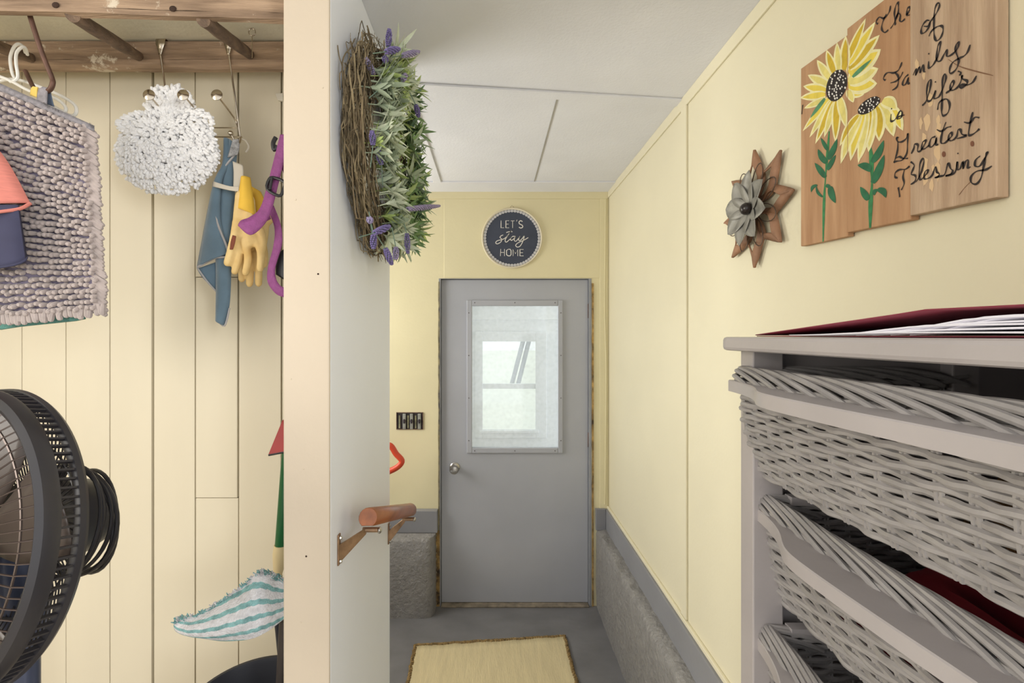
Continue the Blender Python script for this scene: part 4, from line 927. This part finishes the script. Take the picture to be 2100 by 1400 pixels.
Y = [mat('petal_yellow', rgb(236, 212, 84), .7, var=.1, vscale=60, stretch=(1, 1, .4)), mat('petal_gold', rgb(214, 182, 50), .7, var=.12, vscale=60), mat('petal_cream', rgb(240, 232, 178), .7, var=.08, vscale=60), mat('petal_pale', rgb(232, 218, 128), .7, var=.1, vscale=60)]
M_gr = [mat('leaf_green_paint', rgb(44, 112, 76), .7, var=.2, vscale=60), mat('stem_green_paint', rgb(58, 138, 84), .7, var=.2, vscale=80), mat('leaf_light_paint', rgb(96, 156, 112), .7, var=.2, vscale=60)]
M_ink = mat('black_paint', rgb(44, 36, 36), .7, var=.15, vscale=60)
def c5(X, Y_): return 1630+X*.17143, 20+Y_*.17143
def c6(X, Y_): return 1630+X*.1929, 240+Y_*.1929
def petal(p0, p1, hw, m=0, bend=0):
    hw *= 1.22
    paint(*blob(*p0, *p1, hw, bend), Y[2], 'painted_petal', .0003)
    q1 = (p0[0]+(p1[0]-p0[0])*.9, p0[1]+(p1[1]-p0[1])*.9)
    paint(*blob(*p0, *q1, hw*.62, bend), Y[m], 'painted_petal', .0003)
for (x0, y0, x1, y1, hw, m) in ((640, 980, 830, 1010, 9, 0), (640, 900, 985, 880, 17, 0), (640, 860, 1000, 700, 15, 3), (650, 770, 1030, 470, 16, 0), (640, 700, 1015, 300, 11, 1), (630, 660, 965, 140, 9, 0), (630, 600, 850, 100, 7, 1), (590, 720, 610, 310, 9, 1), (520, 730, 505, 390, 7, 3), (470, 760, 380, 480, 8, 1), (420, 830, 265, 600, 8, 3), (400, 900, 155, 780, 9, 3), (370, 960, 100, 915, 9, 0), (365, 1010, 60, 1055, 8, 0), (375, 1060, 110, 1180, 6, 3), (640, 960, 700, 1110, 7, 3)):
    petal(c5(x0, y0), c5(x1, y1), hw, m)
for (x0, y0, x1, y1, hw, m) in ((1703, 198, 1646, 269, 6, 0), (1706, 204, 1660, 282, 6, 3), (1708, 208, 1672, 295, 7, 1), (1712, 210, 1690, 282, 6, 3), (1716, 208, 1713, 292, 8, 1), (1722, 200, 1735, 262, 8, 3)):
    petal((x0, y0), (x1, y1), hw, m)
paint(*blob(*c5(690, 805), *c5(920, 590), 4), M_gr[2], 'painted_leaf', .0004); paint(*blob(*c5(360, 1060), *c5(180, 1300), 4), M_gr[2], 'painted_leaf', .0004)
for (x0, y0, x1, y1, hw, m, bd) in ((1806, 212, 1852, 268, 12, 0, -8), (1800, 214, 1833, 280, 13, 3, -6), (1796, 218, 1803, 290, 12, 1, -3), (1790, 222, 1781, 312, 10, 3, 0), (1784, 226, 1766, 324, 9, 1, 0), (1778, 230, 1760, 335, 8, 3, 0), (1770, 234, 1744, 330, 10, 0, 3), (1764, 236, 1724, 336, 9, 3, 4), (1760, 236, 1722, 300, 6, 1, 4), (1810, 206, 1840, 225, 12, 3, -4)):
    petal((x0, y0), (x1, y1), hw, m, bd)
def disc(cu, cv, ra, rb, rot, nd, seed):
    n = 20; a = []; b = []
    for i in range(n+1):
        t = -1+2*i/n; s_ = math.sqrt(max(0, 1-t*t)); c, s2 = math.cos(rot), math.sin(rot)
        def tr(x, y): return Vector((cu+x*c-y*s2, cv+x*s2+y*c))
        a.append(tr(t*ra, s_*rb)); b.append(tr(t*ra, -s_*rb))
    paint(a, b, M_ink, 'painted_seed_head', .0005)
    rr = random.Random(seed); done = []
    while len(done) < nd:
        x, y = rr.uniform(-1, 1), rr.uniform(-1, 1)
        if x*x+y*y > .82: continue
        p = (x*ra, y*rb)
        if any((p[0]-q[0])**2+(p[1]-q[1])**2 < 14 for q in done): continue
        done.append(p)
    mb = MB()
    for p in done:
        c, s2 = math.cos(rot), math.sin(rot); u = cu+p[0]*c-p[1]*s2; v = cv+p[0]*s2+p[1]*c; r = rr.uniform(1.5, 2.5)
        mb.add([pw_(u+r*.8*math.cos(t), v+r*math.sin(t), pi_of(u), .002) for t in [2*PI*k/10 for k in range(10)]], [tuple(range(10))])
    mk(mb, 'painted_dots', M_ltr, planks[pi_of(cu)], sm=False)
disc(*c5(500, 905), 34, 20, math.radians(-72), 40, 1); disc(*c5(885, 1145), 27, 12.5, math.radians(-36), 24, 2)
def stem(px, wd, i, m):
    mb = MB(); stroke(mb, px, wd, 6, .0005, i, False); mk(mb, 'painted_stem', m, planks[i], sm=False)
stem([c6(*p) for p in ((365, 150), (345, 400), (325, 650), (310, 900), (300, 1325))], .0068, 0, M_gr[1])
stem([c6(*p) for p in ((800, 310), (815, 480), (820, 700), (806, 900), (800, 1180))], .0085, 1, M_gr[1])
for (x0, y0, x1, y1, hw, bd) in ((345, 350, 275, 220, 4, 0), (350, 450, 450, 230, 6, 2), (335, 490, 245, 340, 6, -2), (345, 560, 435, 400, 5, 0), (325, 640, 210, 485, 6, 0), (295, 850, 225, 725, 3, -4), (235, 720, 172, 800, 3.5, 4), (330, 725, 385, 745, 4, 0), (375, 740, 432, 915, 7, 2),
                                 (820, 480, 945, 245, 7, 3), (825, 700, 950, 400, 8, 2), (815, 560, 665, 510, 8, 3), (780, 880, 695, 740, 7, 0), (835, 825, 890, 765, 4, -3), (880, 762, 968, 858, 7, -5)):
    paint(*blob(*c6(x0, y0), *c6(x1, y1), hw, bd), M_gr[0], 'painted_leaf', .00045)
def A(l): return [(1780+x/7, y/7) for x, y in l]
def Bq(l): return [(1800+x*.17143, 160+y*.17143) for x, y in l]
script = {
 'The': [A([(140, 345), (115, 320), (130, 280), (165, 245), (225, 262), (280, 210), (310, 150), (322, 80)]), A([(265, 200), (225, 280), (195, 370), (200, 430), (240, 465), (290, 430)]), A([(322, 410), (385, 310), (430, 180), (436, 80), (428, 35), (395, 90), (378, 180), (385, 280), (392, 360)]), A([(390, 280), (430, 195), (462, 215), (455, 290), (480, 310), (530, 270)]), A([(555, 215), (590, 150), (605, 110), (570, 110), (555, 170), (562, 220), (598, 212)])],
 'of': [A([(885, 295), (840, 295), (790, 350), (760, 430), (775, 480), (830, 450), (880, 370), (892, 310), (860, 375), (800, 375)]), A([(892, 310), (940, 250), (985, 180), (1020, 100), (1020, 45), (985, 60), (955, 150), (945, 300), (945, 450), (955, 540), (985, 585), (1040, 540), (1075, 450), (1070, 385), (1030, 370), (960, 400), (900, 460), (875, 520)])],
 'Fa': [A([(250, 1150), (220, 1130), (245, 1070), (290, 1040), (370, 1045), (430, 1010), (465, 950), (485, 890)]), A([(385, 1040), (430, 1090), (435, 1170), (410, 1250), (345, 1295)]), A([(320, 1190), (400, 1165), (460, 1110), (500, 1030)]), A([(580, 1070), (530, 1110), (495, 1190), (510, 1225), (550, 1190), (580, 1110), (575, 1190), (600, 1195)])],
 'mily': [A([(645, 1080), (690, 990), (685, 1080), (700, 1040), (740, 960), (745, 1040), (760, 1000), (790, 930), (800, 1020), (825, 1030)]), A([(870, 875), (870, 970), (910, 955), (960, 890), (1010, 780), (1040, 610), (1005, 650), (985, 780), (990, 870), (1040, 870), (1090, 780), (1130, 715), (1130, 800), (1170, 800), (1240, 750), (1290, 680), (1300, 605), (1265, 640), (1255, 720), (1290, 830), (1300, 890), (1270, 980), (1210, 1045), (1170, 1040), (1180, 960), (1220, 890), (1300, 840), (1380, 800), (1430, 740), (1465, 640)]), A([(866, 765), (878, 778)])],
 "life's": [Bq([(530, 330), (580, 270), (625, 120), (635, 20), (600, 60), (585, 180), (595, 270), (640, 260), (690, 150), (670, 240), (720, 230), (755, 180), (800, 60), (815, -10), (800, -50), (775, 20), (770, 200), (765, 330), (765, 420), (790, 450), (840, 410), (860, 320), (830, 255), (780, 260), (730, 300), (715, 380)]), Bq([(684, 42), (696, 50)]), A([(1115, 1335), (1180, 1290), (1230, 1200), (1215, 1160), (1180, 1220), (1190, 1290), (1240, 1285), (1300, 1230), (1340, 1140), (1350, 1085), (1355, 1130), (1420, 1160), (1415, 1210), (1350, 1255), (1310, 1240), (1350, 1215), (1440, 1215), (1510, 1170), (1555, 1085)]), A([(1290, 1020), (1330, 1040), (1315, 1085)])],
 'is': [Bq([(160, 430), (155, 510), (190, 510), (225, 470), (265, 395), (290, 410), (280, 470), (235, 490), (250, 462), (320, 440)]), Bq([(160, 362), (170, 370)])],
 'G': [Bq([(250, 712), (225, 715), (240, 760), (290, 760), (340, 720), (358, 665), (355, 780), (345, 900), (290, 980), (220, 995), (190, 1010)]), Bq([(240, 755), (235, 860), (210, 960), (190, 1010)]), Bq([(210, 960), (260, 940), (300, 960), (360, 960)])],
 'reatest': [Bq([(400, 905), (430, 840), (440, 790), (480, 800), (475, 870), (510, 870), (555, 800), (575, 745), (535, 770), (525, 840), (560, 845), (615, 800)]), Bq([(690, 700), (640, 720), (615, 800), (640, 825), (690, 770), (700, 710), (695, 790), (725, 795)]), Bq([(815, 525), (770, 650), (755, 770), (800, 775), (840, 740), (885, 690), (880, 650), (850, 680), (850, 740), (890, 745), (940, 700), (960, 620), (990, 620), (1005, 670), (1055, 690), (945, 725)]), Bq([(705, 615), (760, 635), (830, 590), (880, 580)]), Bq([(1135, 405), (1105, 540), (1085, 670), (1120, 680), (1180, 640), (1215, 605)]), Bq([(1030, 525), (1100, 535), (1160, 470), (1215, 475)])],
 'B': [Bq([(235, 1195), (205, 1180), (210, 1130), (260, 1095), (330, 1090), (380, 1052)]), Bq([(320, 1090), (300, 1180), (315, 1260), (280, 1340)])],
 'lessing': [Bq([(392, 1000), (435, 1040), (420, 1090), (400, 1150), (440, 1160), (455, 1190), (440, 1240), (392, 1272)]), Bq([(455, 1245), (510, 1150), (550, 1010), (540, 960), (505, 1020), (495, 1150), (510, 1215), (580, 1150), (600, 1100), (565, 1120), (555, 1200), (600, 1200), (650, 1160), (690, 1060), (705, 1120), (735, 1145), (720, 1180), (680, 1190), (740, 1175), (800, 1150), (840, 1020), (870, 1080), (895, 1110), (870, 1150), (810, 1170), (920, 1130), (950, 1000), (950, 1090), (985, 1080), (1020, 1000), (1020, 1085), (1040, 1010), (1080, 980), (1075, 1070), (1110, 1060)]), Bq([(1225, 930), (1170, 980), (1165, 1050), (1220, 1050), (1280, 960), (1315, 895), (1300, 900), (1285, 960), (1265, 1060), (1235, 1190), (1180, 1265), (1120, 1250), (1115, 1180), (1180, 1115), (1290, 1095), (1365, 1050)]), Bq([(952, 898), (966, 904)])]}
for wname, sts in script.items():
    i = 1 if wname in ('The', 'Fa', 'is', 'G', 'B') else 2
    mb = MB()
    for s_ in sts: stroke(mb, s_, .0029 if i == 2 else .0030, 6, .0011, i)
    mk(mb, 'lettering', M_ink, planks[i], sm=False)
for (u0, v0, u1, v1) in ((1646, 215, 1644, 234), (1842, 384, 1845, 404)):
    mb = MB(); stroke(mb, [(u0, v0), ((u0+u1)/2, (v0+v1)/2), (u1, v1)], .004, 3, .0011, pi_of(u0), False); mk(mb, 'nail_slot', M_ink, planks[pi_of(u0)], sm=False)
for (X, Y_) in ((1130, 785), (790, 910)):
    u, v = 1800+X*.1714, 160+Y_*.1714; mb = MB().add([pw_(u+4*math.cos(t), v+6*math.sin(t), 2, .0006) for t in [2*PI*k/12 for k in range(12)]], [tuple(range(12))]); mk(mb, 'knot', mat('knot_brown', rgb(122, 78, 56), .7), planks[2], sm=False)
mb = MB(); stroke(mb, A([(1150, 850), (1300, 945), (1500, 1010), (1800, 1085)]), .0014, 4, .0005, 2); stroke(mb, Bq([(1110, 1240), (1040, 1310), (970, 1400)]), .0014, 4, .0005, 2); mk(mb, 'grain_crack', mat('crack_brown', rgb(128, 92, 66), .8), planks[2], sm=False)
for k in range(16):
    u = R_.uniform(1880, 1925); v = R_.uniform(130, 400); n = 9; r = R_.uniform(6, 15)
    mk(MB().add([pw_(u+r*.6*R_.uniform(.5, 1)*math.cos(t), v+r*1.6*R_.uniform(.5, 1)*math.sin(t), 2, .0003+k*1e-5) for t in [2*PI*j/n for j in range(n)]], [tuple(range(n))]), 'bare_patch', mat('bare_wood', rgb(226, 194, 152), .8, var=.1), planks[2], sm=False)
# ---------------------------------------------------------------- cabinet with wicker drawers
M_cab = mat('grey_cabinet_paint', rgb(176, 170, 170), .38, var=.05, vscale=8, bump=.04, bscale=60)
M_cabd = mat('cabinet_inside_shaded', rgb(96, 90, 92), .7, var=.1)  # darker than the outer paint: the interior's shade is put into the colour
M_wick = mat('grey_wicker', rgb(163, 159, 158), .32, var=.12, vscale=25, bump=.1, bscale=120, spec=.5)
cab = thing('basket_cabinet', 'grey painted cabinet holding three bowed wicker drawers against the yellow wall', 'cabinet', (.56, .4, 0))
YF, YN = .705, .04
tp = []
for a in range(7): t = a/6*PI/2; tp.append((.355+.03*(1-math.sin(t)), .722-.03*(1-math.cos(t)), 0))
poly = [(XR-.002, .722, 0)]+[(x, y, 0) for x, y, _ in tp]+[(.352, .4, 0), (.352, .02, 0), (XR-.002, .02, 0)]
mk(MB().prism([(x, y, CZ-.0225) for x, y, _ in poly], (0, 0, .0205)), 'top', M_cab, cab, sm=False, bevel=.005)
for (x, y) in ((.385, .671), (.385, YN), (XR-.05, .671), (XR-.05, YN)):
    mk(box((x, y, 0), (x+.045, y+.034, CZ-.0225)), 'post', M_cab, cab, sm=False, bevel=.002)
mk(box((XR-.012, YN+.03, .06), (XR-.004, .675, CZ-.0225)), 'back_panel', M_cabd, cab, sm=False)
mk(box((.43, .69, .06), (XR-.05, .7, CZ-.0225)), 'side_panel', M_cab, cab, sm=False); mk(box((.43, YN+.004, .06), (XR-.05, YN+.012, CZ-.0225)), 'side_panel', M_cab, cab, sm=False)
for i in range(5):
    z = CZ-.215-.19*i
    for y in (.655, YN+.034): mk(box((.432, y, z-.03), (XR-.05, y+.016, z-.018)), 'drawer_runner', M_cab, cab, sm=False)
mk(box((.39, YN+.03, .04), (XR-.02, .675, .06)), 'floor_panel', M_cab, cab, sm=False)
GF = [(.697, 0), (.672, -.002), (.645, -.006), (.615, -.013), (.588, -.023), (.565, -.035), (.545, -.043), (.52, -.0465), (.47, -.046), (.40, -.042), (.34, -.037), (.28, -.034), (.22, -.036), (.19, -.034), (.165, -.024), (.14, -.012), (.11, -.004), (.075, 0)]
def front(dx, trimy=0): return [Vector((dx+g, min(y, .697-trimy), 0)) for y, g in GF]
def offs(pts, d):
    out = []
    for i, p in enumerate(pts):
        t = pts[min(i+1, len(pts)-1)]-pts[max(i-1, 0)]; n = Vector((-t.y, t.x, 0)).normalized()
        if n.x > 0: n = -n
        out.append(p-n*d)                                     # positive d: into the drawer
    return out
def resample(pts, step):
    L_ = [0]
    for a, b in zip(pts, pts[1:]): L_.append(L_[-1]+(b-a).length)
    n = int(L_[-1]/step); out = []; j = 0
    for i in range(n+1):
        s_ = L_[-1]*i/n
        while j < len(pts)-2 and L_[j+1] < s_: j += 1
        out.append(pts[j].lerp(pts[j+1], (s_-L_[j])/max(1e-9, L_[j+1]-L_[j])))
    return out
def drawer(label, dx, zb, trimy, rows_n, contents=None):
    d = thing('wicker_drawer', label, 'drawer', (.5, .4, CZ+zb-.13), 'wicker drawers in the grey cabinet')
    fr = smooth(front(dx, trimy), 4); th = .017
    zt = CZ+zb; inn = offs(fr, .019)
    # the bar is wider in the middle where the bow swells; its back follows the basket
    back = smooth([Vector((dx+.012+.12*(p.x-dx), p.y, 0)) for p in front(dx, trimy)], 4)
    rws = [[Vector((p.x, p.y, zt-th)) for p in back], [Vector((p.x, p.y, zt-th)) for p in fr], [Vector((p.x, p.y, zt-.0015)) for p in fr], [Vector((p.x+.0015, p.y, zt)) for p in fr], [Vector((p.x, p.y, zt)) for p in back], [Vector((p.x, p.y, zt-th)) for p in back]]
    mb = MB().grid(rws); nc_ = len(fr)
    for e in (0, nc_-1): mb.f.append([k*nc_+e for k in range(5)]); mb.m.append(0)
    mk(mb, 'front_bar', M_cab, d, angle=35)
    # basket wall path: front behind the bar, then back along both ends
    fw_ = smooth([Vector((dx+.008+.12*(p.x-dx), p.y, 0)) for p in front(dx, trimy+.012)], 4)
    e0, e1 = fw_[0], fw_[-1]
    def path(ins, drop):
        pts = [p+Vector((ins, 0, 0)) for p in fw_]
        q = pts[0]; side = [Vector((XR-.03, q.y-.004-ins*.5, 0)), Vector((.55, q.y-.004-ins*.5, 0)), Vector((q.x+.03, q.y-.003-ins*.5, 0)), Vector((q.x+.008, q.y-.002-ins*.4, 0))]
        q2 = pts[-1]; side2 = [Vector((q2.x+.01, q2.y+.003, 0)), Vector((.55, q2.y+.004, 0)), Vector((XR-.03, q2.y+.004, 0))]
        return resample(side+pts+side2, .0075)
    zlo, zhi = zt-.137, zt-.008; n = rows_n
    for r in range(n):
        t = r/(n-1); z = zlo+(zhi-zlo)*t; ins = .004+.022*(1-t)**2+.004*(1-t); base = path(ins, 0); pts = []
        for i, p in enumerate(base):
            tg = base[min(i+1, len(base)-1)]-base[max(i-1, 0)]; nrm = Vector((-tg.y, tg.x, 0)).normalized()
            ph = i/4*PI+(PI if r % 2 else 0)
            pts.append(Vector((p.x, p.y, z+.0006*math.sin(i*1.7+r)))+nrm*.0030*math.sin(ph)+Vector((0, 0, .0004*math.cos(ph))))
        mk(MB().tube(pts, .0042, 7), 'weaver_strand', M_wick, d)
    bs_t, bs_b = path(.004, 0), path(.030, 0)
    for i in range(0, len(bs_t), 4):
        j = min(int(i*len(bs_b)/len(bs_t)), len(bs_b)-1); j2 = min(j, len(bs_b)-1)
        tg = (bs_t[min(i+1, len(bs_t)-1)]-bs_t[max(i-1, 0)]).normalized(); mb = MB()
        for s_ in (-.0024, .0024):
            a = bs_t[i]+tg*s_; b = bs_b[j2]+tg*s_; m_ = a.lerp(b, .25)
            mb.tube([(a.x, a.y, zhi+.012), (m_.x, m_.y, (zlo+zhi)/2), (b.x, b.y, zlo-.003)], .0022, 6)
        mk(mb, 'stake', M_wick, d)
    # braided rim: strands that rise, cross and dive
    rim = path(.004, 0); N_ = len(rim)
    for k in range(0, N_-34, 5):
        pts = []
        for q in range(0, 35):
            p = rim[k+q]; t = q/34; tg = rim[min(k+q+1, N_-1)]-rim[max(k+q-1, 0)]; nrm = Vector((-tg.y, tg.x, 0)).normalized()
            if nrm.x > 0 and p.x < .5 and abs(nrm.x) > .5: pass
            zz = zt-.006+.025*math.sin(PI*t)**.8; pts.append(Vector((p.x, p.y, zz))+nrm*(.011*math.cos(PI*t)))
        mk(MB().tube(pts, .0036, 7), 'rim_strand', M_wick, d)
    for k, (dz, off) in enumerate(((-.001, -.0075), (.006, -.0085), (.0, .007))):
        pts = []
        for i, p in enumerate(rim):
            tg = rim[min(i+1, N_-1)]-rim[max(i-1, 0)]; nrm = Vector((-tg.y, tg.x, 0)).normalized(); pts.append(Vector((p.x, p.y, zt+dz+.0015*math.sin(i*.8+k*2)))+nrm*off*-1)
        mk(MB().tube(pts, .0034, 7), 'rim_strand', M_wick, d)
    fl_ = path(.032, 0)
    mk(MB().add([Vector((p.x, p.y, zlo-.002)) for p in fl_], [tuple(range(len(fl_)))]), 'basket_floor', M_wick, d, sm=False, solid=.004)
    return d
drawer('topmost wicker drawer, pulled slightly out under the cabinet top', .362, -.0675, 0, 16)
drawer('middle wicker drawer with dark red cloth inside', .394, -.256, .012, 16)
drawer('lowest visible wicker drawer below the one holding red cloth', .394, -.446, .016, 16)
def heap(name, label, cat, m, x0, x1, y0, y1, zb, h, seed, fold=.5):
    rr = random.Random(seed); ph = [rr.uniform(0, 6) for _ in range(6)]; rows = []
    for i in range(25):
        row = []
        for j in range(19):
            s_, t = i/24, j/18; x = x0+(x1-x0)*t; y = y0+(y1-y0)*s_
            e = min(1, 6*min(s_, 1-s_, t, 1-t))
            z = zb+e*h*(.75+.18*math.sin(9*s_+ph[0]+3*t)*fold+.16*math.sin(11*t+ph[1]+4*s_)*fold+.1*math.sin(19*s_-13*t+ph[2])*fold)
            row.append(Vector((x, y, z)))
        rows.append(row)
    return tag(mk(MB().grid(rows), name, m, solid=.004, angle=80), label, cat)
heap('paper_bag', 'crumpled brown paper bag lying in the topmost wicker drawer', 'paper bag', mat('kraft_paper', rgb(164, 128, 86), .8, var=.1), .40, .60, .12, .40, CZ-.175, .145, 5)
heap('folded_cloth', 'dark red cloth filling the middle wicker drawer', 'cloth', mat('dark_red_cloth', rgb(132, 22, 36), .9, var=.15), .44, .68, .13, .60, CZ-.365, .135, 6)
heap('folded_cloth', 'dull brown orange cloth lying in the lowest visible wicker drawer', 'cloth', mat('brown_cloth', rgb(132, 84, 40), .9, var=.2), .45, .68, .13, .50, CZ-.555, .10, 8)
# ---------------------------------------------------------------- folder and papers on top
M_fold = mat('maroon_card', rgb(132, 44, 62), .55, var=.06); M_paper = mat('white_paper', rgb(232, 230, 238), .7, var=.03)
zt = CZ-.002
fo = thing('paper_folder', 'maroon card folder stuffed with papers lying on the cabinet top', 'folder', (.53, .38, zt))
mk(MB().grid([[Vector((.375+.012*(1-s_)+(.30)*j/8, .665-.58*s_, zt+.0012)) for j in range(9)] for s_ in [i/12 for i in range(13)]]), 'lower_flap', M_fold, fo, solid=.0012)
mk(MB().grid([[Vector((.385+.29*j/8, .665-.58*s_, zt+.003+(.0215*min(1, s_/.45) if s_ < .45 else .0215+.001*math.sin(6*s_))*(1-.15*j/8))) for j in range(9)] for s_ in [i/20 for i in range(21)]]), 'upper_flap', M_fold, fo, solid=.0012)
for k in range(9):
    lag = .10+.018*k
    rows = []
    for i in range(17):
        s_ = i/16; y = .665-lag-(.56-lag)*s_; f = min(1, s_/.3); f = f*f*(3-2*f)
        rows.append([Vector((.369+.0022*k+.27*j/6, y, zt+.0026+f*(.001+.0019*k)+.0012*math.sin(5*s_+k*2)*f)) for j in range(7)])
    mk(MB().grid(rows), 'paper_sheet', M_paper, fo, solid=.0013)
